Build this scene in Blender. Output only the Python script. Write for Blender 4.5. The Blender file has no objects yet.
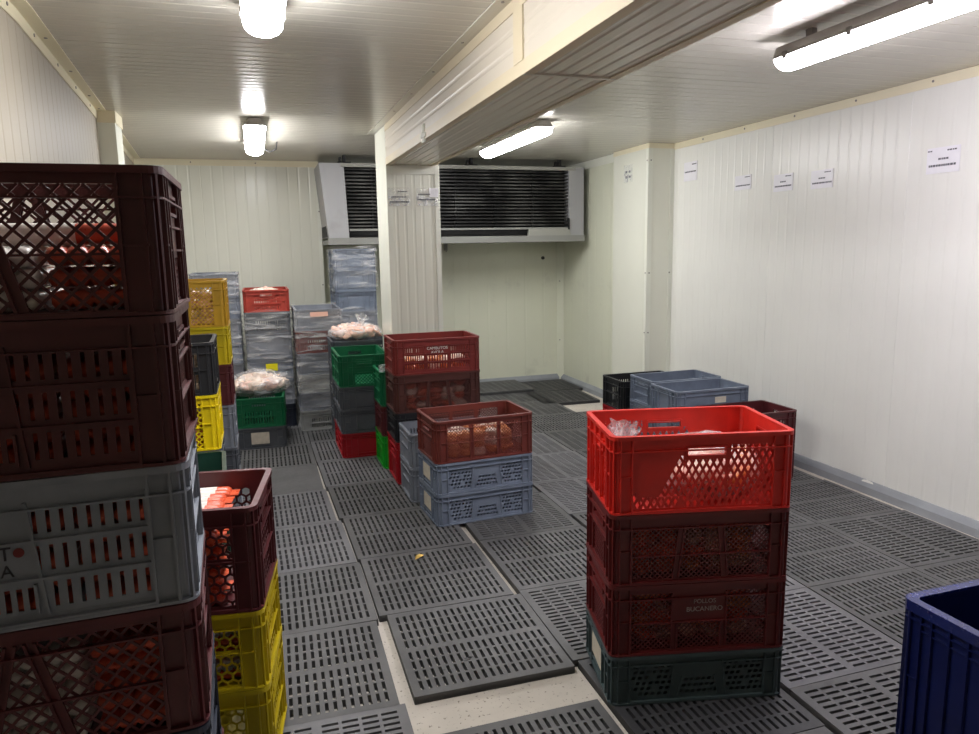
import bpy, bmesh, math, random
from mathutils import Vector, Matrix, noise
sc = bpy.context.scene
C = sc.collection
PI = math.pi

# ------------------------------------------------------------------ camera
CAM_H = 1.6
FPX, PX, PY = 725.0, 489.5, 367.0
def cam_axes():
    d = Vector((254 - PX, 252 - PY, FPX)).normalized()          # depth direction seen from the camera (x right, y down, z forward)
    roll = 0.017
    s, c = math.sin(roll), math.cos(roll)
    dn = Vector((s, c, -(s * d.x + c * d.y) / d.z)).normalized()
    X = dn.cross(d)
    return X, d, -dn
AX, AY, AZ = cam_axes()
cam_d = bpy.data.cameras.new('camera'); cam = bpy.data.objects.new('camera', cam_d); C.objects.link(cam)
cam_d.sensor_fit = 'HORIZONTAL'; cam_d.sensor_width = 36.0; cam_d.lens = FPX / 979 * 36.0
cam_d.clip_start = 0.05; cam_d.clip_end = 60
M = Matrix(((AX.x, -AX.y, -AX.z, 0), (AY.x, -AY.y, -AY.z, 0), (AZ.x, -AZ.y, -AZ.z, CAM_H), (0, 0, 0, 1)))
cam.matrix_world = M
sc.camera = cam

# ------------------------------------------------------------------ world, light, exposure
w = bpy.data.worlds.new('world'); sc.world = w; w.use_nodes = True
w.node_tree.nodes['Background'].inputs[0].default_value = (0.6, 0.62, 0.65, 1)
w.node_tree.nodes['Background'].inputs[1].default_value = 0.02
LAMP_WARM = (1.0, 0.99, 1.0)
LAMP_COOL = (1.0, 0.95, 1.06)
LAMP_POWER = 26.0
sc.view_settings.view_transform = 'Standard'; sc.view_settings.look = 'None'
sc.view_settings.exposure = 1.0; sc.view_settings.gamma = 1.0; sc.view_settings.use_curve_mapping = False
sc.cycles.use_denoising = True
sc.cycles.max_bounces = 10; sc.cycles.diffuse_bounces = 6; sc.cycles.transparent_max_bounces = 24
sc.cycles.sample_clamp_indirect = 6.0

# ------------------------------------------------------------------ materials
def lin(c):
    c = c / 255.0
    return c / 12.92 if c <= 0.04045 else ((c + 0.055) / 1.055) ** 2.4
def sr(r, g, b): return (lin(r), lin(g), lin(b), 1.0)
MATS = {}
def nodemat(name):
    m = bpy.data.materials.new(name); m.use_nodes = True
    nt = m.node_tree; bs = nt.nodes['Principled BSDF']
    MATS[name] = m
    return m, nt, bs
def noise_col(nt, bs, col, amt, scale, detail=4.0, coord='Object', sock='Base Color', stretch=None):
    tc = nt.nodes.new('ShaderNodeTexCoord'); n = nt.nodes.new('ShaderNodeTexNoise')
    n.inputs['Scale'].default_value = scale; n.inputs['Detail'].default_value = detail
    if stretch:
        mp = nt.nodes.new('ShaderNodeMapping'); mp.inputs['Scale'].default_value = stretch
        nt.links.new(tc.outputs[coord], mp.inputs['Vector']); nt.links.new(mp.outputs['Vector'], n.inputs['Vector'])
    else:
        nt.links.new(tc.outputs[coord], n.inputs['Vector'])
    rp = nt.nodes.new('ShaderNodeValToRGB')
    rp.color_ramp.elements[0].position = 0.3; rp.color_ramp.elements[1].position = 0.7
    rp.color_ramp.elements[0].color = tuple(min(1, c * (1 - amt)) for c in col[:3]) + (1,)
    rp.color_ramp.elements[1].color = tuple(min(1, c * (1 + amt)) for c in col[:3]) + (1,)
    nt.links.new(n.outputs['Fac'], rp.inputs['Fac']); nt.links.new(rp.outputs['Color'], bs.inputs[sock])
    return n, rp, tc
def plastic(name, col, rough=0.42, amt=0.16, scale=9.0, spec=0.45):
    m, nt, bs = nodemat(name)
    n, rp, tc = noise_col(nt, bs, col, amt, scale)
    bs.inputs['Roughness'].default_value = rough
    bs.inputs['Specular IOR Level'].default_value = spec
    n2 = nt.nodes.new('ShaderNodeTexNoise'); n2.inputs['Scale'].default_value = 55; n2.inputs['Detail'].default_value = 3
    nt.links.new(tc.outputs['Object'], n2.inputs['Vector'])
    mr = nt.nodes.new('ShaderNodeMapRange'); mr.inputs['To Min'].default_value = rough - .1; mr.inputs['To Max'].default_value = rough + .15
    nt.links.new(n2.outputs['Fac'], mr.inputs['Value']); nt.links.new(mr.outputs['Result'], bs.inputs['Roughness'])
    bp = nt.nodes.new('ShaderNodeBump'); bp.inputs['Strength'].default_value = 0.06; bp.inputs['Distance'].default_value = 0.004
    nt.links.new(n2.outputs['Fac'], bp.inputs['Height']); nt.links.new(bp.outputs['Normal'], bs.inputs['Normal'])
    return m
plastic('maroon', sr(82, 32, 36)); plastic('darkred', sr(94, 24, 24)); plastic('brownred', sr(104, 47, 40)); plastic('redbrown', sr(118, 42, 38))
plastic('deepmaroon', sr(72, 27, 28)); plastic('brown', sr(78, 44, 39))
plastic('red', sr(198, 38, 28)); plastic('crimson', sr(160, 20, 32)); plastic('orange_red', sr(168, 64, 52))
plastic('grey', sr(126, 131, 140)); plastic('bluegrey', sr(112, 122, 138)); plastic('slate', sr(70, 84, 86)); plastic('darkgrey', sr(84, 88, 94)); plastic('palegrey', sr(158, 160, 158))
plastic('yellow', sr(222, 198, 14)); plastic('mustard', sr(186, 146, 34)); plastic('olive_yellow', sr(190, 170, 14))
plastic('green', sr(8, 100, 62)); plastic('brightgreen', sr(24, 160, 40)); plastic('darkgreen', sr(28, 62, 50)); plastic('black', sr(36, 37, 40)); plastic('navy', sr(14, 24, 78), rough=.35); plastic('navy_gloss', sr(30, 40, 100), rough=.22, spec=.8); plastic('inkblue', sr(38, 44, 58))
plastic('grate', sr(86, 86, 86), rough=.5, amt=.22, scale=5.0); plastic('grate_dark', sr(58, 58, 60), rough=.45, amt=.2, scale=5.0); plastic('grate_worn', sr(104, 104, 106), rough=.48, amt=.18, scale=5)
plastic('rubber', sr(24, 24, 25), rough=.6)
plastic('chalk', sr(222, 222, 214), rough=.6, amt=.04); plastic('printwhite', sr(215, 205, 200), rough=.6, amt=.04); plastic('ink', sr(92, 92, 100), rough=.7, amt=.05); plastic('printink', sr(44, 44, 52), rough=.7, amt=.05); plastic('dimwhite', sr(168, 150, 146), rough=.6, amt=.05); plastic('dotred', sr(110, 36, 36), rough=.6)
plastic('paper', sr(232, 231, 236), rough=.35, amt=.03, scale=14); plastic('notepaper', sr(206, 198, 182), rough=.6, amt=.12, scale=30); plastic('pinkpaper', sr(224, 178, 160), rough=.6, amt=.08); plastic('stickeryellow', sr(236, 224, 20), rough=.5, amt=.05)
plastic('casing', sr(222, 96, 62), rough=.28, amt=.22, scale=25); plastic('sleeve', sr(232, 226, 220), rough=.3, amt=.08, scale=20); plastic('casing_dark', sr(196, 82, 58), rough=.3, amt=.25, scale=25)
plastic('meat_pink', sr(232, 190, 172), rough=.3, amt=.18, scale=16); plastic('meat_orange', sr(224, 142, 84), rough=.32, amt=.28, scale=16); plastic('meat_pale', sr(236, 214, 196), rough=.3, amt=.14, scale=16)
plastic('egg', sr(222, 196, 168), rough=.5, amt=.1); plastic('leaf', sr(214, 180, 96), rough=.7, amt=.2, scale=40)
plastic('housing', sr(150, 146, 140), rough=.45, amt=.06); plastic('clip', sr(120, 116, 112), rough=.4)
plastic('baseboard', sr(148, 152, 156), rough=.6, amt=.15, scale=4)

def wallmat(name, col, rough, amt=.04, scale=1.3, grime=None):
    m, nt, bs = nodemat(name)
    n, rp, tc = noise_col(nt, bs, col, amt, scale, coord='Object')
    bs.inputs['Specular IOR Level'].default_value = .5
    n2 = nt.nodes.new('ShaderNodeTexNoise'); n2.inputs['Scale'].default_value = 3.0; n2.inputs['Detail'].default_value = 6
    nt.links.new(tc.outputs['Object'], n2.inputs['Vector'])
    mr = nt.nodes.new('ShaderNodeMapRange'); mr.inputs['To Min'].default_value = rough; mr.inputs['To Max'].default_value = rough + .015
    nt.links.new(n2.outputs['Fac'], mr.inputs['Value']); nt.links.new(mr.outputs['Result'], bs.inputs['Roughness'])
    bp = nt.nodes.new('ShaderNodeBump'); bp.inputs['Strength'].default_value = 0.012; bp.inputs['Distance'].default_value = 0.01
    nt.links.new(n2.outputs['Fac'], bp.inputs['Height']); nt.links.new(bp.outputs['Normal'], bs.inputs['Normal'])
    if grime:                      # dirt smears with a shape of their own
        n3 = nt.nodes.new('ShaderNodeTexNoise'); n3.inputs['Scale'].default_value = 2.2; n3.inputs['Detail'].default_value = 8; n3.inputs['Roughness'].default_value = .7
        nt.links.new(tc.outputs['Object'], n3.inputs['Vector'])
        r3 = nt.nodes.new('ShaderNodeValToRGB'); r3.color_ramp.elements[0].position = .58; r3.color_ramp.elements[1].position = .8
        r3.color_ramp.elements[0].color = (0, 0, 0, 1); r3.color_ramp.elements[1].color = (grime, grime, grime, 1)
        mx = nt.nodes.new('ShaderNodeMixRGB'); mx.inputs['Color2'].default_value = (.18, .17, .14, 1)
        nt.links.new(n3.outputs['Fac'], r3.inputs['Fac']); nt.links.new(r3.outputs['Color'], mx.inputs['Fac'])
        nt.links.new(rp.outputs['Color'], mx.inputs['Color1']); nt.links.new(mx.outputs['Color'], bs.inputs['Base Color'])
    return m
wallmat('panel_white', sr(226, 227, 214), .26)
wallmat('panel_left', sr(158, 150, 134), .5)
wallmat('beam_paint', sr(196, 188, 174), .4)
wallmat('beam_cream', sr(200, 188, 162), .45)
wallmat('panel_right', sr(228, 228, 222), .3)
wallmat('panel_back', sr(218, 220, 200), .34, grime=.35)
wallmat('panel_ceiling', sr(206, 202, 190), .24)
wallmat('cream_trim', sr(226, 218, 190), .35)
wallmat('white_trim', sr(226, 228, 216), .3)
wallmat('metal_light', sr(134, 135, 130), .42, grime=.75)
wallmat('metal_end', sr(160, 160, 162), .4, grime=.4)
wallmat('metal_rail', sr(150, 150, 142), .4, grime=.6)
def concrete():
    m, nt, bs = nodemat('concrete')
    n, rp, tc = noise_col(nt, bs, sr(196, 189, 178), .10, 5, detail=9)
    v = nt.nodes.new('ShaderNodeTexNoise'); v.inputs['Scale'].default_value = 70; v.inputs['Detail'].default_value = 3
    nt.links.new(tc.outputs['Object'], v.inputs['Vector'])
    r2 = nt.nodes.new('ShaderNodeValToRGB'); r2.color_ramp.elements[0].position = .3; r2.color_ramp.elements[1].position = .38
    r2.color_ramp.elements[0].color = (.35, .33, .3, 1); r2.color_ramp.elements[1].color = (1, 1, 1, 1)
    mx = nt.nodes.new('ShaderNodeMixRGB'); mx.blend_type = 'MULTIPLY'; mx.inputs['Fac'].default_value = 1
    nt.links.new(v.outputs['Fac'], r2.inputs['Fac']); nt.links.new(rp.outputs['Color'], mx.inputs['Color1']); nt.links.new(r2.outputs['Color'], mx.inputs['Color2'])
    nt.links.new(mx.outputs['Color'], bs.inputs['Base Color']); bs.inputs['Roughness'].default_value = .75
concrete()
def coilmat():
    m, nt, bs = nodemat('coil')
    n, rp, tc = noise_col(nt, bs, sr(62, 62, 60), .5, 3.2, detail=6)
    rp.color_ramp.elements[0].color = sr(26, 26, 25); rp.color_ramp.elements[1].color = sr(110, 110, 106)
    rp.color_ramp.elements[0].position = .45; rp.color_ramp.elements[1].position = .78
    bs.inputs['Roughness'].default_value = .5; bs.inputs['Metallic'].default_value = .3
coilmat()
def emit(name, col, power):
    m, nt, bs = nodemat(name)
    bs.inputs['Base Color'].default_value = (.9, .9, .9, 1)
    bs.inputs['Emission Color'].default_value = col + (1,); bs.inputs['Emission Strength'].default_value = power
emit('glow_warm', LAMP_WARM, LAMP_POWER); emit('glow_cool', LAMP_COOL, LAMP_POWER * 1.25)
def film(name, lo, hi, scale, stretch):
    m, nt, bs = nodemat(name)
    bs.inputs['Base Color'].default_value = (.86, .87, .88, 1); bs.inputs['Roughness'].default_value = .18
    bs.inputs['Specular IOR Level'].default_value = .8
    tr = nt.nodes.new('ShaderNodeBsdfTransparent'); mix = nt.nodes.new('ShaderNodeMixShader')
    tc = nt.nodes.new('ShaderNodeTexCoord'); mp = nt.nodes.new('ShaderNodeMapping'); mp.inputs['Scale'].default_value = stretch
    n = nt.nodes.new('ShaderNodeTexNoise'); n.inputs['Scale'].default_value = scale; n.inputs['Detail'].default_value = 3; n.inputs['Distortion'].default_value = .4
    nt.links.new(tc.outputs['Object'], mp.inputs['Vector']); nt.links.new(mp.outputs['Vector'], n.inputs['Vector'])
    mr = nt.nodes.new('ShaderNodeMapRange'); mr.inputs['From Min'].default_value = .48; mr.inputs['From Max'].default_value = .74
    mr.inputs['To Min'].default_value = lo; mr.inputs['To Max'].default_value = hi
    nt.links.new(n.outputs['Fac'], mr.inputs['Value']); nt.links.new(mr.outputs['Result'], mix.inputs['Fac'])
    bp = nt.nodes.new('ShaderNodeBump'); bp.inputs['Strength'].default_value = .5; bp.inputs['Distance'].default_value = .02
    nt.links.new(n.outputs['Fac'], bp.inputs['Height']); nt.links.new(bp.outputs['Normal'], bs.inputs['Normal'])
    nt.links.new(tr.outputs['BSDF'], mix.inputs[1]); nt.links.new(bs.outputs['BSDF'], mix.inputs[2])
    nt.links.new(mix.outputs['Shader'], nt.nodes['Material Output'].inputs['Surface'])
film('stretch_film', .07, .55, 5.0, (1, 1, 6.5))
film('bag_film', .16, .75, 11.0, (1, 1, 1.6))
film('clear_sleeve', .15, .5, 14.0, (1, 1, 1))

# ------------------------------------------------------------------ mesh helpers
class MB:
    def __init__(s): s.v = []; s.f = []
    def prism(s, poly, y0, y1):                 # poly in (x,z), extruded along y
        n = len(poly); b = len(s.v)
        if sum(poly[i][0] * poly[(i + 1) % n][1] - poly[(i + 1) % n][0] * poly[i][1] for i in range(n)) < 0: poly = poly[::-1]
        s.v += [(x, y0, z) for x, z in poly] + [(x, y1, z) for x, z in poly]
        s.f.append(tuple(b + i for i in range(n))); s.f.append(tuple(b + n + i for i in reversed(range(n))))
        for i in range(n): j = (i + 1) % n; s.f.append((b + i, b + n + i, b + n + j, b + j))
    def box(s, x0, x1, y0, y1, z0, z1): s.prism([(x0, z0), (x1, z0), (x1, z1), (x0, z1)], y0, y1)
    def vprism(s, poly, z0, z1):                # poly in (x,y), extruded along z
        n = len(poly); b = len(s.v)
        if sum(poly[i][0] * poly[(i + 1) % n][1] - poly[(i + 1) % n][0] * poly[i][1] for i in range(n)) < 0: poly = poly[::-1]
        s.v += [(x, y, z0) for x, y in poly] + [(x, y, z1) for x, y in poly]
        s.f.append(tuple(b + i for i in reversed(range(n)))); s.f.append(tuple(b + n + i for i in range(n)))
        for i in range(n): j = (i + 1) % n; s.f.append((b + i, b + j, b + n + j, b + n + i))
    def ring(s, outer, inner, z0, z1):
        n = len(outer); b = len(s.v)
        for p in (outer, inner):
            s.v += [(x, y, z0) for x, y in p] + [(x, y, z1) for x, y in p]
        o0, o1, i0, i1 = b, b + n, b + 2 * n, b + 3 * n
        for i in range(n):
            j = (i + 1) % n
            s.f += [(o0 + i, o0 + j, o1 + j, o1 + i), (i0 + j, i0 + i, i1 + i, i1 + j), (o1 + i, o1 + j, i1 + j, i1 + i), (o0 + j, o0 + i, i0 + i, i0 + j)]
    def tube(s, pts, r, seg=8):
        b = len(s.v); k = len(pts); pts = [Vector(p) for p in pts]
        for i, p in enumerate(pts):
            t = (pts[min(i + 1, k - 1)] - pts[max(i - 1, 0)]).normalized()
            a = t.cross(Vector((0, 0, 1)))
            if a.length < 1e-3: a = t.cross(Vector((1, 0, 0)))
            a.normalize(); c = t.cross(a)
            rr = r[i] if isinstance(r, (list, tuple)) else r
            for q in range(seg):
                an = 2 * PI * q / seg; s.v.append(tuple(p + a * math.cos(an) * rr + c * math.sin(an) * rr))
        for i in range(k - 1):
            for q in range(seg):
                q2 = (q + 1) % seg; s.f.append((b + i * seg + q, b + i * seg + q2, b + (i + 1) * seg + q2, b + (i + 1) * seg + q))
        s.f.append(tuple(b + q for q in reversed(range(seg)))); s.f.append(tuple(b + (k - 1) * seg + q for q in range(seg)))
    def mesh(s, name, smooth=False):
        m = bpy.data.meshes.new(name); m.from_pydata(s.v, [], s.f); m.update()
        bm = bmesh.new(); bm.from_mesh(m); bmesh.ops.recalc_face_normals(bm, faces=bm.faces); bm.to_mesh(m); bm.free()
        if smooth:
            for p in m.polygons: p.use_smooth = True
        return m
def link(name, data, mat=None, parent=None, loc=None, rot=None):
    if data is not None and mat is not None and len(data.materials) == 0: data.materials.append(None)
    o = bpy.data.objects.new(name, data); C.objects.link(o)
    if data is not None and mat is not None:
        o.material_slots[0].link = 'OBJECT'; o.material_slots[0].material = MATS[mat]
    if parent is not None: o.parent = parent
    if loc is not None: o.location = loc
    if rot is not None: o.rotation_euler = rot
    return o
def tag(o, label=None, cat=None, group=None, kind=None):
    if label: o['label'] = label
    if cat: o['category'] = cat
    if group: o['group'] = group
    if kind: o['kind'] = kind
    return o
def thing(name, label, cat, loc=(0, 0, 0), rz=0.0, group=None):
    o = link(name, None, loc=loc, rot=(0, 0, rz)); o.empty_display_size = .05
    return tag(o, label, cat, group)
def one(name, mb, mat, parent=None, loc=None, rot=None, smooth=False):
    return link(name, mb.mesh(name, smooth), mat, parent, loc, rot)
def rrect(L, W, r, seg=5):
    pts = []
    for cx, cy, a0 in ((L / 2 - r, W / 2 - r, 0), (-L / 2 + r, W / 2 - r, PI / 2), (-L / 2 + r, -W / 2 + r, PI), (L / 2 - r, -W / 2 + r, 1.5 * PI)):
        for i in range(seg + 1):
            a = a0 + PI / 2 * i / seg; pts.append((cx + r * math.cos(a), cy + r * math.sin(a)))
    return pts
def clip(poly, conv):                           # Sutherland-Hodgman, conv counter-clockwise
    out = poly
    n = len(conv)
    for i in range(n):
        a, b = conv[i], conv[(i + 1) % n]
        inp, out = out, []
        if not inp: break
        side = lambda p: (b[0] - a[0]) * (p[1] - a[1]) - (b[1] - a[1]) * (p[0] - a[0])
        for k in range(len(inp)):
            p, q = inp[k], inp[(k + 1) % len(inp)]
            sp, sq = side(p), side(q)
            if sp >= 0: out.append(p)
            if (sp > 0 and sq < 0) or (sp < 0 and sq > 0):
                t = sp / (sp - sq); out.append((p[0] + (q[0] - p[0]) * t, p[1] + (q[1] - p[1]) * t))
    return out if len(out) >= 3 else None
def bar(p, q, w):
    dx, dz = q[0] - p[0], q[1] - p[1]; l = math.hypot(dx, dz); nx, nz = -dz / l * w / 2, dx / l * w / 2
    return [(p[0] + nx, p[1] + nz), (p[0] - nx, p[1] - nz), (q[0] - nx, q[1] - nz), (q[0] + nx, q[1] + nz)]

# ------------------------------------------------------------------ perforation patterns (solid pieces inside a convex bay)
def pat_diamond(bay, p=.026, w=.0052, slope=1.0):
    us = [b[0] for b in bay]; vs = [b[1] for b in bay]; u0, u1, v0, v1 = min(us), max(us), min(vs), max(vs)
    H = v1 - v0; res = []
    run = H / slope
    k = -int(run / p) - 2
    while u0 + k * p < u1 + run + p:
        a = u0 + k * p
        res.append((bar((a, v0), (a + run, v1), w), 0.0)); res.append((bar((a + run, v0), (a, v1), w), .0006)); k += 1
    return res
def pat_slots(bay, rows=3, cols=9, sw=.0068, mv=.012, gapv=.022, shear=0.0, skip=None):
    us = [b[0] for b in bay]; vs = [b[1] for b in bay]; u0, u1, v0, v1 = min(us), max(us), min(vs), max(vs)
    res = []; H = v1 - v0 - 2 * mv; sh = (H - gapv * (rows - 1)) / rows; pu = (u1 - u0) / cols
    def q(a, b, c, d): return [(a + shear * (c - v0), c), (b + shear * (c - v0), c), (b + shear * (d - v0), d), (a + shear * (d - v0), d)]
    ex = abs(shear) * (v1 - v0)
    res.append((q(u0 - ex, u1 + ex, v0, v0 + mv), 0)); res.append((q(u0 - ex, u1 + ex, v1 - mv, v1), 0))
    for r in range(rows):
        z0 = v0 + mv + r * (sh + gapv); z1 = z0 + sh
        if r < rows - 1: res.append((q(u0 - ex, u1 + ex, z1, z1 + gapv), 0))
        k0 = -int(ex / pu) - 1
        for k in range(k0, cols - k0):
            a = u0 + k * pu
            res.append((q(a + pu / 2 + sw / 2, a + 1.5 * pu - sw / 2, z0, z1), 0))
            if skip and skip(r, k, rows, cols): res.append((q(a + pu / 2 - sw / 2, a + pu / 2 + sw / 2, z0, z1), 0))
        res.append((q(u0 - ex - pu, u0 - ex - pu + pu / 2, z0, z1), 0))
    return res
def pat_hex(bay, r=.0175, w=.0065):
    us = [b[0] for b in bay]; vs = [b[1] for b in bay]; u0, u1, v0, v1 = min(us), max(us), min(vs), max(vs)
    res = []; dx = r * math.sqrt(3); dz = 1.5 * r
    nr = int((v1 - v0) / dz) + 3; nc = int((u1 - u0) / dx) + 3
    for i in range(-1, nr):
        for j in range(-1, nc):
            cx = u0 + j * dx + (dx / 2 if i % 2 else 0); cz = v0 + i * dz
            P = [(cx + r * math.sin(k * PI / 3), cz + r * math.cos(k * PI / 3)) for k in range(6)]
            for k in range(3): res.append((bar(P[k], P[k + 1], w), .0002 * k))
    return res
PATS = {
    'diamond': lambda b: pat_diamond(b), 'fine': lambda b: pat_diamond(b, .018, .0038), 'wide': lambda b: pat_diamond(b, .030, .0052),
    'oval': lambda b: pat_diamond(b, .024, .0085, 1.9), 'slots3': lambda b: pat_slots(b), 'slots2': lambda b: pat_slots(b, 2, 8, .009, .008, .016),
    'fineslots': lambda b: pat_slots(b, 1, 11, .0095, .005, .01), 'hex': lambda b: pat_hex(b), 'longslots': lambda b: pat_slots(b, 1, 7, .012, .012, .01),
    'slant': lambda b: pat_slots(b, 6, 7, .014, .008, .009, .35, lambda r, k, R, K: (r + 2 * k) % 7 == 0),
    'slantfew': lambda b: pat_slots(b, 3, 7, .014, .006, .011, .35),
    'fewslots': lambda b: pat_slots(b, 1, 4, .009, .006, .01),
    'wires': lambda b: pat_slots(b, 1, 9, .016, .003, .01),
}

# ------------------------------------------------------------------ crates
# every side is described by bays (fractions of the free width; bottom-left, bottom-right, top-left, top-right), heights and pattern
CT, LIP, CORN = .004, .012, .074
SIDES = {
    # long sides
    'diamond': dict(bays=[(0, .30, 0, .27, 0.03, .87, 'diamond'), (.34, .66, .31, .69, .03, .87, 'diamond'), (.70, 1, .73, 1, .03, .87, 'diamond')], belt=.42),
    'wide': dict(bays=[(0, .33, 0, .45, .03, .90, 'wide'), (.37, .63, .485, .515, .03, .90, 'wide'), (.67, 1, .55, 1, .03, .90, 'wide')], belt=.42),
    'fine': dict(bays=[(0, .30, 0, .30, .05, .87, 'fine'), (.34, .66, .34, .66, .05, .87, 'fine'), (.70, 1, .70, 1, .05, .87, 'fine')], belt=.45),
    'fine_text': dict(bays=[(0, .30, 0, .30, .05, .87, 'fine'), (.34, .66, .34, .66, .05, .42, 'fine'), (.70, 1, .70, 1, .05, .87, 'fine')], belt=.45),
    'trapfine': dict(bays=[(0, .30, 0, .34, .05, .82, 'fine'), (.34, .66, .38, .62, .05, .82, 'fine'), (.70, 1, .66, 1, .05, .82, 'fine')], belt=.4),
    'slots': dict(bays=[(0, .385, 0, .425, .05, .86, 'slots3'), (.42, .58, .42, .58, .07, .28, 'fewslots'), (.615, 1, .575, 1, .05, .86, 'slots3')], belts=[.32, .59]),
    'slots_text': dict(bays=[(0, .3, 0, .3, .08, .84, 'slots3'), (.34, .66, .34, .66, .08, .55, 'slots2'), (.70, 1, .70, 1, .08, .84, 'slots3')], belts=[.33, .58]),
    'hex': dict(bays=[(0, .26, 0, .26, .05, .46, 'hex'), (0, .26, 0, .26, .52, .82, 'hex'), (.30, .36, .30, .36, .05, .82, 'longslots'), (.40, .60, .40, .60, .05, .82, 'hex'), (.64, .70, .64, .70, .05, .82, 'longslots'), (.74, 1, .74, 1, .05, .46, 'hex'), (.74, 1, .74, 1, .52, .82, 'hex')], belt=.49),
    'slant': dict(bays=[(0, .30, 0, .33, .08, .84, 'slant'), (.36, .66, .39, .63, .10, .5, 'slantfew'), (.72, 1, .69, 1, .08, .84, 'slant')], belts=[]),
    'oval': dict(bays=[(0, .06, 0, .02, .05, .32, 'oval'), (.06, .32, .06, .34, .05, .20, 'oval'), (.18, .36, .34, .36, .20, .74, 'oval'), (.36, .66, .36, .66, .05, .68, 'oval'), (.66, 1, .70, 1, .05, .86, 'oval')], belt=None, hole=(.38, .66, .73, .85), noribs=True),
    'bars': dict(bays=[(0, .30, 0, .30, .05, .44, 'longslots'), (.35, .65, .35, .65, .05, .44, 'longslots'), (.70, 1, .70, 1, .05, .44, 'longslots'), (0, .30, 0, .30, .49, .87, 'longslots'), (.35, .65, .35, .65, .49, .87, 'longslots'), (.70, 1, .70, 1, .49, .87, 'longslots')], belt=.465),
    'solid': dict(bays=[], belts=[.12, .8], hole=None),
    'tub': dict(bays=[], belts=[.84], ribs=[.14, .38, .62, .86]),
    # short sides
    's_diamond': dict(bays=[(.08, .46, .08, .46, .05, .62, 'diamond'), (.54, .92, .54, .92, .05, .62, 'diamond')], belt=.66, hole=(.24, .76, .72, .86)),
    's_fine': dict(bays=[(.16, .84, .16, .84, .06, .48, 'fine')], belts=[.56], hole=(.22, .78, .68, .82)),
    's_slots': dict(bays=[(.1, .9, .1, .9, .08, .34, 'fineslots'), (.1, .9, .1, .9, .4, .62, 'fineslots')], belts=[.37, .66], hole=(.25, .75, .74, .86)),
    's_slotsfull': dict(bays=[(.06, .94, .06, .94, .08, .34, 'fineslots'), (.06, .94, .06, .94, .38, .64, 'fineslots'), (.06, .22, .06, .22, .68, .82, 'fineslots'), (.78, .94, .78, .94, .68, .82, 'fineslots')], belts=[.36], hole=(.28, .72, .72, .86)),
    's_hex': dict(bays=[(.14, .86, .14, .86, .06, .34, 'hex'), (.14, .86, .14, .86, .4, .62, 'hex')], belts=[.37, .66], hole=(.24, .76, .72, .86)),
    's_label': dict(bays=[], belts=[.88], hole=None, ribs=[.2, .8], recess=True),
    's_oval': dict(bays=[(.10, .34, .10, .34, .06, .62, 'oval'), (.40, .62, .40, .62, .06, .62, 'oval'), (.68, .92, .68, .92, .06, .62, 'oval')], belt=None, hole=(.26, .74, .70, .84), ribs=[.05, .37, .65, .95]),
    's_wires': dict(bays=[(.0, 1, .0, 1, .04, .46, 'wires'), (0, 1, 0, 1, .52, .84, 'wires')], belts=[.49]),
    's_lattice': dict(bays=[(.18, .82, .18, .82, .05, .38, 'diamond')], belts=[.44, .62], hole=(.26, .74, .72, .86), ribs=[.14, .86]),
}
_cache = {}
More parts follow.
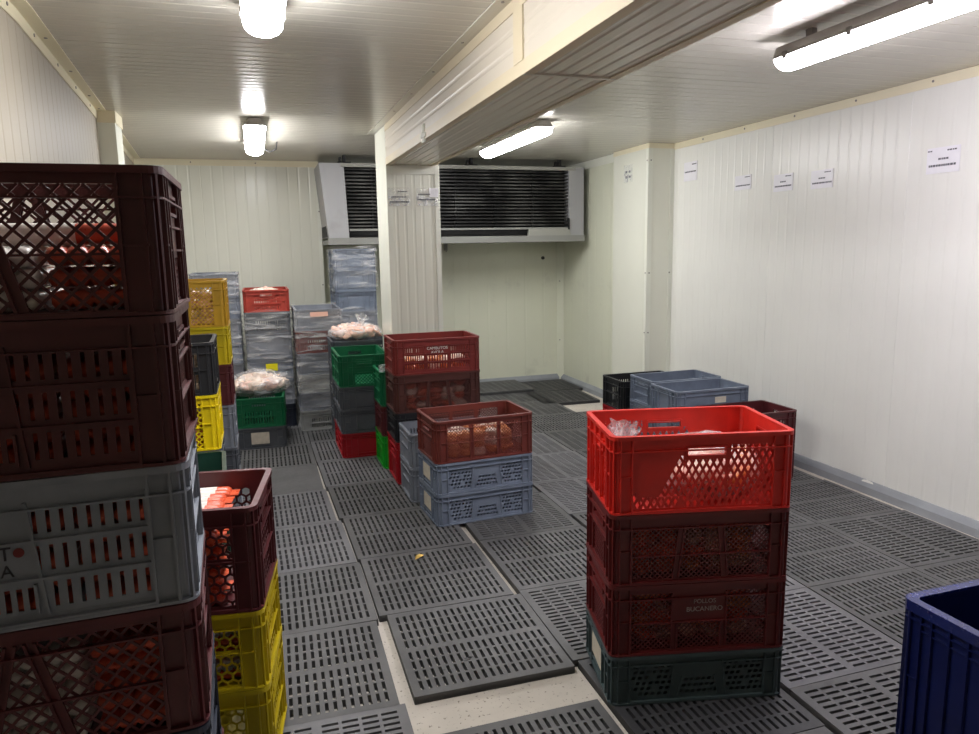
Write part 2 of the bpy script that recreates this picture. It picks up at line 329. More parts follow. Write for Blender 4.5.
def side_meshes(length, H, style):
    key = ('side', round(length, 4), round(H, 4), style)
    if key in _cache: return _cache[key]
    sp = SIDES[style]; a = length / 2 - CORN; Wd = 2 * a; top = H - .006
    fm, lat = MB(), MB()
    U = lambda f: -a + f * Wd
    Z = lambda f: .006 + f * (top - .006)
    # solid wall = rectangle minus the bays and the hole, cut into columns
    holes = []
    for b in sp['bays']: holes.append((min(b[0], b[2]), max(b[1], b[3]), b[4], b[5], b))
    hz = sp.get('hole')
    if hz: holes.append((hz[0], hz[1], hz[2], hz[3], None))
    rowmode = style != 'oval' and any(abs(b[0] - b[2]) > 1e-4 or abs(b[1] - b[3]) > 1e-4 for b in sp['bays'])
    if rowmode:                                  # slanted dividers: fill between neighbouring bays along their edges
        zl_, zh_ = min(b[4] for b in sp['bays']), max(b[5] for b in sp['bays'])
        def edge(b, lo, hi, z): return b[lo] + (b[hi] - b[lo]) * (z - b[4]) / (b[5] - b[4])
        fm.box(U(0), U(1), 0, CT, Z(0), Z(zl_))
        if hz:
            fm.box(U(0), U(hz[0]), 0, CT, Z(zh_), Z(1)); fm.box(U(hz[1]), U(1), 0, CT, Z(zh_), Z(1))
            fm.box(U(hz[0]), U(hz[1]), 0, CT, Z(zh_), Z(hz[2])); fm.box(U(hz[0]), U(hz[1]), 0, CT, Z(hz[3]), Z(1))
        else: fm.box(U(0), U(1), 0, CT, Z(zh_), Z(1))
        prev = (0.0, 0.0)
        for b in sp['bays']:
            l0, l1, r0, r1 = edge(b, 0, 2, zl_), edge(b, 0, 2, zh_), edge(b, 1, 3, zl_), edge(b, 1, 3, zh_)
            if max(l0 - prev[0], l1 - prev[1]) > 1e-4: fm.prism([(U(prev[0]), Z(zl_)), (U(l0), Z(zl_)), (U(l1), Z(zh_)), (U(prev[1]), Z(zh_))], 0, CT)
            if b[5] < zh_ - 1e-4: fm.prism([(U(b[2]), Z(b[5])), (U(b[3]), Z(b[5])), (U(r1), Z(zh_)), (U(l1), Z(zh_))], 0, CT)
            if b[4] > zl_ + 1e-4: fm.prism([(U(l0), Z(zl_)), (U(r0), Z(zl_)), (U(b[1]), Z(b[4])), (U(b[0]), Z(b[4]))], 0, CT)
            prev = (r0, r1)
        if max(1 - prev[0], 1 - prev[1]) > 1e-4: fm.prism([(U(prev[0]), Z(zl_)), (U(1), Z(zl_)), (U(1), Z(zh_)), (U(prev[1]), Z(zh_))], 0, CT)
    xs = [] if rowmode else sorted(set([0, 1] + [h[0] for h in holes] + [h[1] for h in holes]))
    for i in range(len(xs) - 1):
        x0, x1 = xs[i], xs[i + 1]
        if x1 - x0 < 1e-5: continue
        mid = (x0 + x1) / 2
        sp_h = sorted([(h[2], h[3]) for h in holes if h[0] < mid < h[1]])
        z = 0.0
        for h0, h1 in sp_h:
            if h0 > z + 1e-5: fm.box(U(x0), U(x1), 0, CT, Z(z), Z(h0))
            z = max(z, h1)
        if z < 1 - 1e-5: fm.box(U(x0), U(x1), 0, CT, Z(z), Z(1))
    for b in sp['bays']:
        u0, u1 = min(b[0], b[2]), max(b[1], b[3]); zl, zh = Z(b[4]), Z(b[5])
        bay = [(U(b[0]), zl), (U(b[1]), zl), (U(b[3]), zh), (U(b[2]), zh)]
        if not rowmode and b[2] > b[0] + 1e-5: fm.prism([(U(u0), zl), (U(b[2]), zh), (U(u0), zh)], 0, CT)
        if not rowmode and b[0] > b[2] + 1e-5: fm.prism([(U(u0), zl), (U(b[0]), zl), (U(u0), zh)], 0, CT)
        if not rowmode and b[3] < b[1] - 1e-5: fm.prism([(U(u1), zl), (U(u1), zh), (U(b[3]), zh)], 0, CT)
        if not rowmode and b[1] < b[3] - 1e-5: fm.prism([(U(u1), zl), (U(u1), zh), (U(b[1]), zl)], 0, CT)
        for poly, off in PATS[b[6]](bay):
            c = clip(poly, bay)
            if c: lat.prism(c, .0004 + off, CT - .0006 - off)
        if not sp.get('noribs'):                 # raised edges beside each bay
            for e0, e1 in (((U(b[0]), zl), (U(b[2]), zh)), ((U(b[1]), zl), (U(b[3]), zh))):
                fm.prism(bar(e0, e1, .005), -.006, 0)
    if hz:
        for e0, e1 in (((U(hz[0]), Z(hz[2])), (U(hz[1]), Z(hz[2]))), ((U(hz[0]), Z(hz[3])), (U(hz[1]), Z(hz[3])))): fm.prism(bar(e0, e1, .006), -.007, CT + .004)
        for f in (hz[0], hz[1]): fm.prism(bar((U(f), Z(hz[2])), (U(f), Z(hz[3])), .006), -.007, CT + .004)
    belts = list(sp.get('belts', []))
    if sp.get('belt'): belts.append(sp['belt'])
    for f in belts: fm.box(U(0), U(1), -.0085, 0, Z(f) - .002, Z(f) + .002)
    for f in sp.get('ribs', []): fm.box(U(f) - .003, U(f) + .003, -.010, 0, Z(0), Z(1))
    if sp.get('recess'):                         # raised label frame
        for z in (.14, .80): fm.box(U(.2), U(.8), -.008, 0, Z(z) - .0025, Z(z) + .0025)
    fm.box(U(0), U(1), -.010, 0, 0.006, .012)
    r = (fm.mesh('side'), lat.mesh('lattice') if lat.v else None)
    _cache[key] = r
    return r
def rim_mesh(L, W, H):
    key = ('rim', L, W, H)
    if key not in _cache:
        m = MB(); r = .03
        m.ring(rrect(L, W, r), rrect(L - .036, W - .036, r - .014), H - .007, H)
        m.ring(rrect(L, W, r), rrect(L - .006, W - .006, r - .003), H - .013, H - .007)
        zb = H - min(.052, H * .2)
        m.ring(rrect(L - .003, W - .003, r - .0015), rrect(L - .026, W - .026, r - .012), zb - .0035, zb)
        _cache[key] = m.mesh('rim')
    return _cache[key]
def base_mesh(L, W):
    key = ('base', L, W)
    if key not in _cache:
        m = MB(); m.vprism(rrect(L - .030, W - .030, .02), .004, .009)
        m.ring(rrect(L - .040, W - .040, .02), rrect(L - .056, W - .056, .012), 0, .004)
        m.ring(rrect(L - .002, W - .002, .029), rrect(L - .028, W - .028, .018), .002, .008)
        _cache[key] = m.mesh('base')
    return _cache[key]
def corner_mesh(H):
    key = ('corner', H)
    if key not in _cache:
        m = MB(); r = .018; c = CORN                 # corner at the origin of the outer lip, walls run along +x and +y
        arc = [(LIP + r - r * math.cos(t), LIP + r - r * math.sin(t)) for t in [PI / 2 * k / 5 for k in range(6)]]     # from x-min side to y-min side
        outer = [(LIP, c)] + arc + [(c, LIP)]
        inner = [(c, LIP + CT)] + [(LIP + r - (r - CT) * math.cos(t), LIP + r - (r - CT) * math.sin(t)) for t in [PI / 2 * k / 5 for k in reversed(range(6))]] + [(LIP + CT, c)]
        n = len(outer)
        for i in range(n - 1):
            o0, o1 = outer[i], outer[i + 1]; i0, i1 = inner[n - 1 - i], inner[n - 2 - i]
            m.vprism([o0, o1, i1, i0], .006, H - .006)
        for d in (.034, c - .002):
            m.box(d - .0025, d + .0025, .002, LIP, .006, H - .006)
            m.box(.002, LIP, d - .0025, d + .0025, .006, H - .006)
        m.vprism([(.008, .011), (.011, .008), (.017, .014), (.014, .017)], .006, H - .006)
        z = H * .48; m.box(.03, c, .004, LIP, z - .002, z + .002); m.box(.004, LIP, .03, c, z - .002, z + .002)
        _cache[key] = m.mesh('corner')
    return _cache[key]
LAST = {}
def crate(label, mat, H, long_s, short_s, loc, rz, L=.59, W=.39, cat='crate', name='plastic_crate', group=None):
    t = thing(name, label, cat, loc, rz, group)
    link('base', base_mesh(L, W), mat, t); link('rim', rim_mesh(L, W, H), mat, t)
    cm = corner_mesh(H)
    for x, y, a in ((-1, -1, 0), (1, -1, PI / 2), (1, 1, PI), (-1, 1, 1.5 * PI)): link('corner_post', cm, mat, t, (x * L / 2, y * W / 2, 0), (0, 0, a))
    for style, ln, off, angs, nm in ((long_s, L, W / 2, (0, PI), 'long_side'), (short_s, W, L / 2, (-PI / 2, PI / 2), 'short_side')):
        fm, lat = side_meshes(ln, H, style)
        for a in angs:
            d = Vector((0, -(off - LIP), 0)); d.rotate(Matrix.Rotation(a, 3, 'Z'))
            s = link(nm, fm, mat, t, d, (0, 0, a))
            if lat: link('lattice', lat, mat, s)
    LAST['t'] = t
    return t
def stack(nl, ang, front, depth, z0, items, wrap=None):
    """items from the floor up: (label, material, height, long style, short style[, extras]); nl = near-left corner; ang in degrees."""
    a = math.radians(ang); cx = nl[0] + math.cos(a) * front / 2 - math.sin(a) * depth / 2; cy = nl[1] + math.sin(a) * front / 2 + math.cos(a) * depth / 2
    turn = front < depth
    L, W = max(front, depth), min(front, depth)
    z = z0; out = []
    for it in items:
        o = crate(it[0], it[1], it[2], it[3], it[4], (cx, cy, z), a + (-PI / 2 if turn else 0), L, W)
        out.append((o, z, it[2])); z += it[2]
    return out, (cx, cy), a

# ------------------------------------------------------------------ the room
ZC = 2.5
def ribbed(length, height, pitch=.1, depth=.0014, valley=.012):
    """flat panel in the xz plane (x 0..length, z 0..height) with shallow grooves running along z; faces -y"""
    m = MB(); xs = [(0.0, .003), (.003, 0.0)]
    n = max(1, int(length / pitch)); p = length / n
    for k in range(1, n):
        c = k * p; xs += [(c - valley, 0), (c - valley * .4, depth), (c + valley * .4, depth), (c + valley, 0)]
    xs += [(length - .003, 0.0), (length, .003)]
    for x, y in xs: m.v += [(x, y, 0), (x, y, height)]
    for i in range(len(xs) - 1): b = 2 * i; m.f.append((b, b + 2, b + 3, b + 1))
    b = len(m.v); m.v += [(0, .012, 0), (0, .012, height), (length, .012, 0), (length, .012, height)]
    e = 2 * (len(xs) - 1)
    m.f += [(b, 0, 1, b + 1), (e, b + 2, b + 3, e + 1), (b + 1, b + 3, b + 2, b)]
    return m
def panels(parent, p0, p1, z0, z1, cuts, mat, pitch=.1):
    """wall panels from p0 to p1 (xy), visible side to the right of travel"""
    p0, p1 = Vector(p0), Vector(p1); L = (p1 - p0).length; d = (p1 - p0) / L
    cs = [0] + [c for c in cuts if .05 < c < L - .05] + [L]
    for i in range(len(cs) - 1):
        m = ribbed(cs[i + 1] - cs[i], z1 - z0, pitch)
        q = p0 + d * cs[i]
        one('panel', m, mat, parent, (q.x, q.y, z0), (0, 0, math.atan2(d.y, d.x)))
def quadwall(name, poly, z0, z1, mat, kind='structure'):
    m = MB(); m.vprism(poly, z0, z1)
    return tag(one(name, m, mat), kind=kind)
YN = -2.6
RX = 3.67
# floor
fl = MB(); fl.vprism([(-1.3, YN - .2), (RX + .2, YN - .2), (RX + .2, 8.3), (-1.3, 8.3)], -.1, 0)
tag(one('floor', fl, 'concrete'), 'pale bare concrete floor of the cold room', None, kind='structure')
# ceiling, with ribbed panels running across
ce = MB(); ce.vprism([(-1.3, YN - .2), (RX + .2, YN - .2), (RX + .2, 8.3), (-1.3, 8.3)], ZC + .015, ZC + .12)
ceil = tag(one('ceiling', ce, 'panel_ceiling'), kind='structure')
def ceil_panels(x0, x1, ys, pitch):
    for i in range(len(ys) - 1):
        m = ribbed(ys[i + 1] - ys[i] - .002, x1 - x0, pitch)
        # local x -> world y, local z -> world x, local -y -> world -z
        o = one('panel', m, 'panel_ceiling', ceil)
        o.matrix_local = Matrix(((0, 0, 1, x0), (1, 0, 0, ys[i]), (0, 1, 0, ZC), (0, 0, 0, 1)))
ceil_panels(-1.2, .97, [-2.6, -.95, .2, 1.35, 2.5, 3.65, 4.8, 5.95, 7.1, 8.2], .072)
ceil_panels(1.33, 3.68, [-2.6, -.95, .2, 1.35, 2.5, 3.65, 4.8, 5.95, 7.1, 8.2], .1)
ceil_panels(.97, 1.33, [5.9, 7.1, 8.2], .1)
# right wall
wr = quadwall('wall_right', [(RX + .012, YN), (RX + .12, YN), (RX + .12, 8.2), (RX + .012, 8.2)], 0, ZC + .02, 'panel_right')
panels(wr, (RX, 5.93), (RX, YN), 0, ZC, [5.93 - y for y in (4.6, 3.41, 2.22, 1.03, -.16, -1.35)], 'panel_right', .085)
# boxed column on the right wall and the recessed wall behind it
wc = quadwall('wall_column', [(3.422, 5.942), (RX + .05, 5.942), (RX + .05, 6.6), (3.422, 6.6)], 0, ZC + .01, 'panel_white')
panels(wc, (3.41, 6.6), (3.41, 5.93), 0, ZC, [], 'panel_white', .67)
panels(wc, (3.41, 5.93), (RX, 5.93), 0, ZC, [], 'panel_white', .26)
wrr = quadwall('wall_right_rear', [(3.472, 6.6), (RX + .05, 6.6), (RX + .05, 8.1), (3.472, 8.1)], 0, ZC + .01, 'panel_back')
panels(wrr, (3.46, 8.0), (3.46, 6.6), 0, ZC, [.75], 'panel_back', .15)
# back wall: deep part under the cooler, and the nearer part on the left
wb = quadwall('wall_back', [(.60, 8.012), (3.6, 8.012), (3.6, 8.2), (.60, 8.2)], 0, ZC + .01, 'panel_back')
panels(wb, (.68, 8.0), (3.46, 8.0), 0, ZC, [.45, 1.45, 1.63], 'panel_back', .2)
wbl = quadwall('wall_back_left', [(-1.3, 7.812), (.668, 7.812), (.668, 8.1), (-1.3, 8.1)], 0, ZC + .01, 'panel_white')
panels(wbl, (-1.2, 7.8), (.68, 7.8), 0, ZC, [.75], 'panel_white', .095)
panels(wbl, (.68, 7.8), (.68, 8.02), 0, ZC, [], 'panel_white', .3)
# left wall (two straight runs)
wl = quadwall('wall_left', [(-.787, YN), (-.787, 3.2), (-1.047, 7.9), (-1.3, 7.9), (-1.3, YN)], 0, ZC + .01, 'panel_white')
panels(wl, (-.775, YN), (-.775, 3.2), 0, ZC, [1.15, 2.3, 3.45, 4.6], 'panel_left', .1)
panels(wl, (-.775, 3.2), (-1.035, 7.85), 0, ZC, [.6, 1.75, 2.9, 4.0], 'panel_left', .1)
# near wall behind the camera
wn = quadwall('wall_near', [(-1.3, YN), (RX + .1, YN), (RX + .1, YN - .1), (-1.3, YN - .1)], 0, ZC + .01, 'panel_white')
panels(wn, (RX, YN + .012), (-.78, YN + .012), 0, ZC, [1.1, 2.2, 3.3], 'panel_white', .1)
# narrow post on the left wall
m = MB(); m.box(-.94, -.79, 5.3, 5.55, 0, ZC - .03); lp = tag(one('trim_1', m, 'white_trim'), kind='structure')
m = MB(); m.box(-.945, -.783, 5.292, 5.56, ZC - .075, ZC); one('cap', m, 'cream_trim', lp)
# beam and pillar
m = MB(); m.box(.977, 1.32, YN, 5.47, 2.231, ZC + .01); beam = tag(one('ceiling_beam', m, 'panel_ceiling'), kind='structure')
def beam_face(y0, y1):
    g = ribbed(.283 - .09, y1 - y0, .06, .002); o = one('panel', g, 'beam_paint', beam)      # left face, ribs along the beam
    o.matrix_local = Matrix(((0, 1, 0, .965), (0, 0, 1, y0), (1, 0, 0, 2.217 + .045), (0, 0, 0, 1)))
    g = ribbed(.36, y1 - y0, .06, .003); o = one('panel', g, 'panel_ceiling', beam)            # underside
    o.matrix_local = Matrix(((1, 0, 0, .967), (0, 0, 1, y0), (0, 1, 0, 2.219), (0, 0, 0, 1)))
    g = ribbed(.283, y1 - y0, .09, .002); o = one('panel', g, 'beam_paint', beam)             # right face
    o.matrix_local = Matrix(((0, -1, 0, 1.33), (0, 0, 1, y0), (1, 0, 0, 2.217), (0, 0, 0, 1)))
beam_face(YN + .02, 2.57); beam_face(2.575, 5.46)
for nm, z0, z1, x0, x1 in (('edge_strip', 2.214, 2.264, .961, .97), ('edge_strip', ZC - .05, ZC - .001, .961, .97), ('edge_strip', 2.2135, 2.2185, .963, 1.0), ('edge_strip', 2.2135, 2.2185, 1.30, 1.334)):
    m = MB(); m.box(x0, x1, YN + .02, 5.455, z0, z1); one(nm, m, 'beam_cream', beam)
m = MB(); m.box(.958, .966, 2.565, 2.66, 2.262, 2.45); one('joint_plate', m, 'beam_cream', beam)
m = MB(); m.box(.955, .966, 4.13, 4.25, 2.225, 2.25); m.box(.955, .966, 4.165, 4.185, 2.2, 2.30); m.box(.955, .966, 4.2, 4.22, 2.2, 2.30); one('bracket', m, 'white_trim', beam)
m = MB(); m.box(.965, 1.33, 2.56, 2.575, 2.212, 2.2185); one('joint_strip', m, 'panel_ceiling', beam)
pil = quadwall('pillar', [(.977, 5.472), (1.348, 5.472), (1.348, 5.93), (.977, 5.93)], 0, ZC + .01, 'panel_white')
panels(pil, (.965, 5.46), (1.36, 5.46), 0, 2.23, [], 'panel_white', .065)
panels(pil, (.965, 5.94), (.965, 5.46), 0, ZC, [], 'panel_white', .5)
panels(pil, (1.36, 5.46), (1.36, 5.94), 0, ZC, [], 'panel_white', .5)
panels(pil, (1.36, 5.94), (.965, 5.94), 0, ZC, [], 'panel_white', .5)
for x0, x1 in ((.962, 1.0), (1.325, 1.363)):
    m = MB(); m.box(x0, x1, 5.452, 5.462, 0, 2.215); one('edge_strip', m, 'white_trim', pil)
m = MB(); m.box(.965, 1.36, 5.453, 5.462, 2.15, 2.213); one('edge_strip', m, 'white_trim', pil)
# trims where walls meet the ceiling, with rivets
def trim(n, p0, p1, z0, z1, mat='cream_trim', t=.006, rivets=()):
    p0, p1 = Vector(p0), Vector(p1); d = (p1 - p0); L = d.length
    m = MB(); m.box(0, L, -t, 0, 0, z1 - z0)
    o = tag(one('trim_%d' % n, m, mat, None, (p0.x, p0.y, z0), (0, 0, math.atan2(d.y, d.x))), kind='structure')
    for s, z in rivets:
        g = MB(); g.prism([(.007 * math.cos(k * PI / 4), .007 * math.sin(k * PI / 4)) for k in range(8)], -t - .003, -t)
        one('rivet', g, 'clip', o, (s, 0, z))
    return o
trim(2, (RX, 5.93), (RX, YN), ZC - .055, ZC - .001, rivets=[(.45 + .55 * k, .03) for k in range(9)])
trim(3, (-.775, YN), (-.775, 3.2), ZC - .055, ZC - .001, rivets=[(5.2 + .5 * k, .03) for k in range(2)])
trim(4, (-.775, 3.2), (-1.035, 7.85), ZC - .055, ZC - .001, rivets=[(.3 + .5 * k, .03) for k in range(4)])
trim(5, (-1.03, 7.8), (.68, 7.8), ZC - .06, ZC - .001, rivets=[(.5, .03), (1.1, .03)])
trim(6, (3.41, 6.6), (3.41, 5.93), ZC - .045, ZC - .001)
trim(7, (3.41, 5.93), (RX, 5.93), ZC - .045, ZC - .001)
trim(8, (3.46, 8.0), (3.46, 6.6), ZC - .08, ZC - .001, 'white_trim')
trim(9, (.645, 7.8), (.683, 7.8), 0, ZC - .06, 'white_trim', rivets=[(.02, z) for z in (.5, 1.25, 2.0)])
trim(10, (3.41, 5.965), (3.41, 5.925), 0, ZC - .045, 'white_trim', rivets=[(.02, z) for z in (.8, 1.35, 2.35)])
trim(11, (3.405, 5.93), (3.45, 5.93), 0, ZC - .045, 'white_trim', rivets=[(.025, z) for z in (.8, 1.35, 2.35)])
trim(12, (3.63, 5.93), (RX, 5.93), 0, ZC - .045, 'white_trim', rivets=[(.01, z) for z in (1.35,)])
trim(13, (3.40, 8.0), (3.46, 7.93), 0, ZC, 'panel_back', rivets=[(.04, z) for z in (.5, 1.2)])
# flat cover strips lying against the ceiling
def ctrim(n, p0, p1, wd, mat='cream_trim', rivets=()):
    p0, p1 = Vector(p0), Vector(p1); d = p1 - p0; L = d.length
    m = MB(); m.box(0, L, 0, wd, -.005, 0)
    o = tag(one('trim_%d' % n, m, mat, None, (p0.x, p0.y, ZC - .0005), (0, 0, math.atan2(d.y, d.x))), kind='structure')
    for s in rivets:
        g = MB(); g.vprism([(.007 * math.cos(k * PI / 4), .007 * math.sin(k * PI / 4)) for k in range(8)], -.008, -.005); one('rivet', g, 'clip', o, (s, wd * .5, 0))
ctrim(14, (-.715, 3.2), (-.715, YN), -.06, rivets=[.4, 1.0])
ctrim(15, (-1.032, 7.8), (-.775, 3.2), .06, rivets=[4.2, 3.6, 3.0, 2.6])
ctrim(16, (.905, 5.9), (.905, YN), .056, 'panel_ceiling', rivets=[1.0 + .55 * k for k in range(6)])
# baseboards
def baseboard(name, p0, p1, h=.085, t=.03):
    p0, p1 = Vector(p0), Vector(p1); d = p1 - p0; L = d.length
    m = MB(); b = 0
    prof = [(0, 0), (-t, 0), (-t, h * .55), (-.008, h), (0, h)]
    n = len(prof)
    for x in (0, L): m.v += [(x, y, z) for y, z in prof]
    m.f += [tuple(range(n)), tuple(reversed(range(n, 2 * n)))] + [(i, (i + 1) % n, n + (i + 1) % n, n + i) for i in range(n)]
    return tag(one(name, m, 'baseboard', None, (p0.x, p0.y, 0), (0, 0, math.atan2(d.y, d.x))), kind='structure')
bbr = baseboard('baseboard_right', (RX, 5.93), (RX, YN))
baseboard('baseboard_column', (3.41, 6.6), (3.41, 5.93)); baseboard('baseboard_column_front', (3.41, 5.93), (RX - .03, 5.93))
baseboard('baseboard_right_rear', (3.46, 7.97), (3.46, 6.6)); baseboard('baseboard_back', (.68, 8.0), (3.43, 8.0))
baseboard('baseboard_back_left', (-.98, 7.8), (.68, 7.8)); baseboard('baseboard_left', (-.775, YN), (-.775, 3.2)); baseboard('baseboard_left_rear', (-.775, 3.2), (-1.035, 7.78))
random.seed(4)
for k in range(9):                               # flaked patches of the baseboard paint
    y = 3.35 + k * .1 + random.uniform(-.03, .03); l = random.uniform(.03, .11)
    g = MB(); g.prism([(0, 0), (l, .004), (l * .9, .014), (l * .4, .02), (l * .05, .012)], -.0012, 0)
    o = one('paint_chip', g, 'chalk', bbr, (5.93 - y, -.0125 if k % 2 else -.016, .068 + random.uniform(-.006, .004)), (math.radians(-30), 0, 0))
# wall plug, hook
m = MB(); m.prism([(.02 * math.cos(k * PI / 5), .02 * math.sin(k * PI / 5)) for k in range(10)], -.012, .002); m.prism([(.012 * math.cos(k * PI / 5), .012 * math.sin(k * PI / 5)) for k in range(10)], -.02, -.012)
tag(one('wall_plug', m, 'rubber', None, (3.22, 7.998, 1.475)), 'small round black plug in the back wall below the cooler', 'wall plug')
m = MB(); m.box(-.02, .02, -.008, 0, -.06, .06); m.tube([(0, -.01, .03), (0, -.04, .0), (0, -.045, -.04), (0, -.02, -.07), (0, -.01, -.05)], .007, 6)
tag(one('wall_hook', m, 'metal_rail', None, (2.05, 7.997, 1.64)), 'small grey metal hook on the back wall under the cooler', 'hook')
# ------------------------------------------------------------------ paper notices
random.seed(9)
def notice(label, wd, ht, lines, p, rz, film_edge=False):
    """p = centre on the wall; rz turns the local -y face"""
    t = thing('paper_notice', label, 'notice', p, rz)
    g = MB(); g.box(-wd / 2, wd / 2, -.003, 0, -ht / 2, ht / 2); one('sheet', g, 'paper' if not film_edge else 'clear_sleeve', t)
    for (u0, u1, v, h) in lines:
        x = u0
        while x < u1:
            l = min(random.uniform(.010, .022), u1 - x)
            if l > .004:
                g = MB(); g.box(x * wd, (x * wd) + l * wd * 4.2 * .9, -.0042, -.003, v * ht - h * ht * .3, v * ht + h * ht * .3); one('print', g, 'ink', t)
            x += l * 4.2 + .012
    return t
three = [(.12, .40, .36, .09), (-.14, .14, .05, .12), (-.42, .42, -.2, .14)]
notice('white paper notice with three printed lines, high on the right wall by its nearest seam',   .205, .14, [(-.48, -.36, .38, .08)] + three, (RX - .002, 3.18, 2.04), -PI / 2)
notice('white paper notice on the right wall, second along from the single large one', .2, .12, three, (RX - .002, 4.09, 2.02), -PI / 2)
notice('white paper notice on the right wall just before the middle panel seam', .2, .12, three, (RX - .002, 4.47, 2.03), -PI / 2)
notice('white paper notice with a slanted printed line, right wall beyond the middle seam', .2, .11, three[:1] + three[2:], (RX - .002, 4.93, 2.07), -PI / 2)
notice('small white notice on the right wall next to the boxed column', .2, .16, three[:1] + [(-.42, .42, -.02, .12)], (RX - .002, 5.66, 2.23), -PI / 2)
notice('faint square notice on the left face of the boxed column', .16, .16, [(-.3, -.1, .1, .2), (.1, .3, .1, .2), (-.3, -.1, -.2, .2), (.1, .3, -.2, .2)], (3.408, 6.3, 2.27), -PI / 2, True)
notice('clear sleeved notice with printed lines on the left half of the pillar front', .165, .13, [(-.05, .35, .3, .1), (-.35, .3, 0, .12), (-.42, .4, -.28, .13)], (1.05, 5.45, 1.985), 0, True)
nt = notice('sleeved notice with a glossy white corner on the right half of the pillar front', .165, .13, [(-.42, .1, .15, .12), (-.46, .35, -.15, .13)], (1.265, 5.45, 1.985), 0, True)
g = MB(); g.box(.015, .085, -.0035, -.003, 0, .065); one('white_patch', g, 'paper', nt)

# ------------------------------------------------------------------ light fittings
def fitting(label, x, y0, y1, ztop, zbot, wd, glow, tilt=0.0, hang=False):
    L = y1 - y0
    t = thing('fluorescent_light', label, 'ceiling light', (x, (y0 + y1) / 2, ztop), 0, None)
    t.rotation_euler = (0, tilt, 0)
    h = ztop - zbot; hh = h * .45
    def body(prof, ends, nm, mat, smooth=False):
        m = MB(); n = len(prof); ys = ends
        for (yy, sx, dz) in ys: m.v += [(px * sx, yy, pz * dz if pz < -hh else pz) for px, pz in prof]
        for k in range(len(ys) - 1):
            for i in range(n): j = (i + 1) % n; m.f.append((k * n + i, k * n + j, (k + 1) * n + j, (k + 1) * n + i))
        m.f += [tuple(range(n)), tuple(reversed(range((len(ys) - 1) * n, len(ys) * n)))]
        return one(nm, m, mat, t, smooth=smooth)
    w2 = wd / 2
    body([(-w2 * .55, 0), (w2 * .55, 0), (w2 * .95, -hh * .7), (w2, -hh), (-w2, -hh), (-w2 * .95, -hh * .7)], [(-L / 2, .7, 1), (-L / 2 + .03, 1, 1), (L / 2 - .03, 1, 1), (L / 2, .7, 1)], 'housing', 'housing')
    arc = [(w2 * .97 * math.cos(a), -hh - (h - hh) * math.sin(a) ** .7) for a in [PI * k / 8 for k in range(1, 8)]]
    prof = [(w2 * .97, -hh)] + arc + [(-w2 * .97, -hh)]
    body(prof, [(-L / 2 + .005, .72, .8), (-L / 2 + .03, .93, .95), (-L / 2 + .05, 1, 1), (L / 2 - .05, 1, 1), (L / 2 - .03, .93, .95), (L / 2 - .005, .72, .8)], 'diffuser', glow, False)
    for s in (-1, 1):
        for k in range(4):
            yy = -L / 2 + .1 + k * (L - .2) / 3
            m = MB(); m.box(s * w2 - .004, s * w2 + .004, yy - .012, yy + .012, -hh - .012, -hh + .018); one('clip', m, 'clip', t)
    if hang:
        for yy in (-L * .35, L * .35):
            m = MB(); m.box(-.012, .012, yy - .02, yy + .02, 0, ZC - ztop + .004); one('hanger', m, 'clip', t)
    else:
        m = MB(); m.box(-w2 * .5, w2 * .5, -L / 2 + .05, L / 2 - .05, 0, ZC - ztop + .002); one('mount', m, 'housing', t)
    return t
fitting('lit fluorescent fitting above the tall maroon and grey crate stack', .085, 1.72, 2.97, 2.49, 2.37, .15, 'glow_warm')
b = fitting('lit fluorescent fitting in front of the back wall with a loose cable', .06, 5.32, 6.55, 2.49, 2.385, .15, 'glow_warm')
m = MB(); m.tube([(.06, .60, -.03), (.12, .58, -.07), (.17, .55, -.05), (.18, .52, .005)], .006, 6); one('cable', m, 'rubber', b)
fitting('lit fluorescent fitting close to the ceiling beam before the cooler', 2.03, 4.98, 6.38, 2.49, 2.385, .15, 'glow_warm')
fitting('long lit fluorescent fitting hung below the ceiling near the right wall', 2.33, 1.6, 2.9, 2.47, 2.36, .13, 'glow_cool', math.radians(-8), True)

# ------------------------------------------------------------------ evaporator (cooler) under the ceiling
ev = thing('evaporator_cooler', 'wide dark finned cooling unit hung under the ceiling at the back wall', 'cooler', (0, 7.2, 1.70))
EX0, EX1, EH = .635, 3.37, .72
m = MB(); m.box(EX0 + .05, EX1 - .05, .12, .72, .03, EH - .02); one('core', m, 'rubber', ev)
for x0, x1, sl in ((EX0, EX0 + .23, .06), (EX1 - .17, EX1, 0)):
    m = MB(); m.prism([(x0 + sl, .02), (x1 + sl * .4, .02), (x1, EH), (x0, EH)], 0, .7); one('end_panel', m, 'metal_end', ev)
m = MB(); m.box(EX0 + .2, EX1 - .1, -.015, .03, EH - .035, EH + .0); one('top_rail', m, 'metal_rail', ev)
m = MB(); m.box(EX0 + .05, EX1, -.03, .74, -.045, .0); m.box(EX0 + .05, EX1, -.03, -.02, 0, .02); one('drip_tray', m, 'metal_light', ev)
m = MB(); m.box(EX0 + .26, EX1 - .17, -.012, .01, .085, .105); one('lower_rail', m, 'metal_light', ev)
m = MB(); m.prism([(2.72, .0), (3.22, .0), (3.2, .10), (2.74, .085)], -.018, 0); one('frost_patch', m, 'metal_rail', ev)
for k in range(17):
    z = .125 + k * .0335
    g = MB(); g.prism([(EX0 + .22, z), (EX1 - .165, z), (EX1 - .165, z + .013), (EX0 + .215, z + .013)], .02 + .004 * (k % 2), .11); one('fin', g, 'coil', ev)
for k in range(6):
    x = EX0 + .5 + k * .42
    g = MB(); g.box(x, x + .006, .06, .115, .11, EH - .03); one('fin_support', g, 'coil', ev)
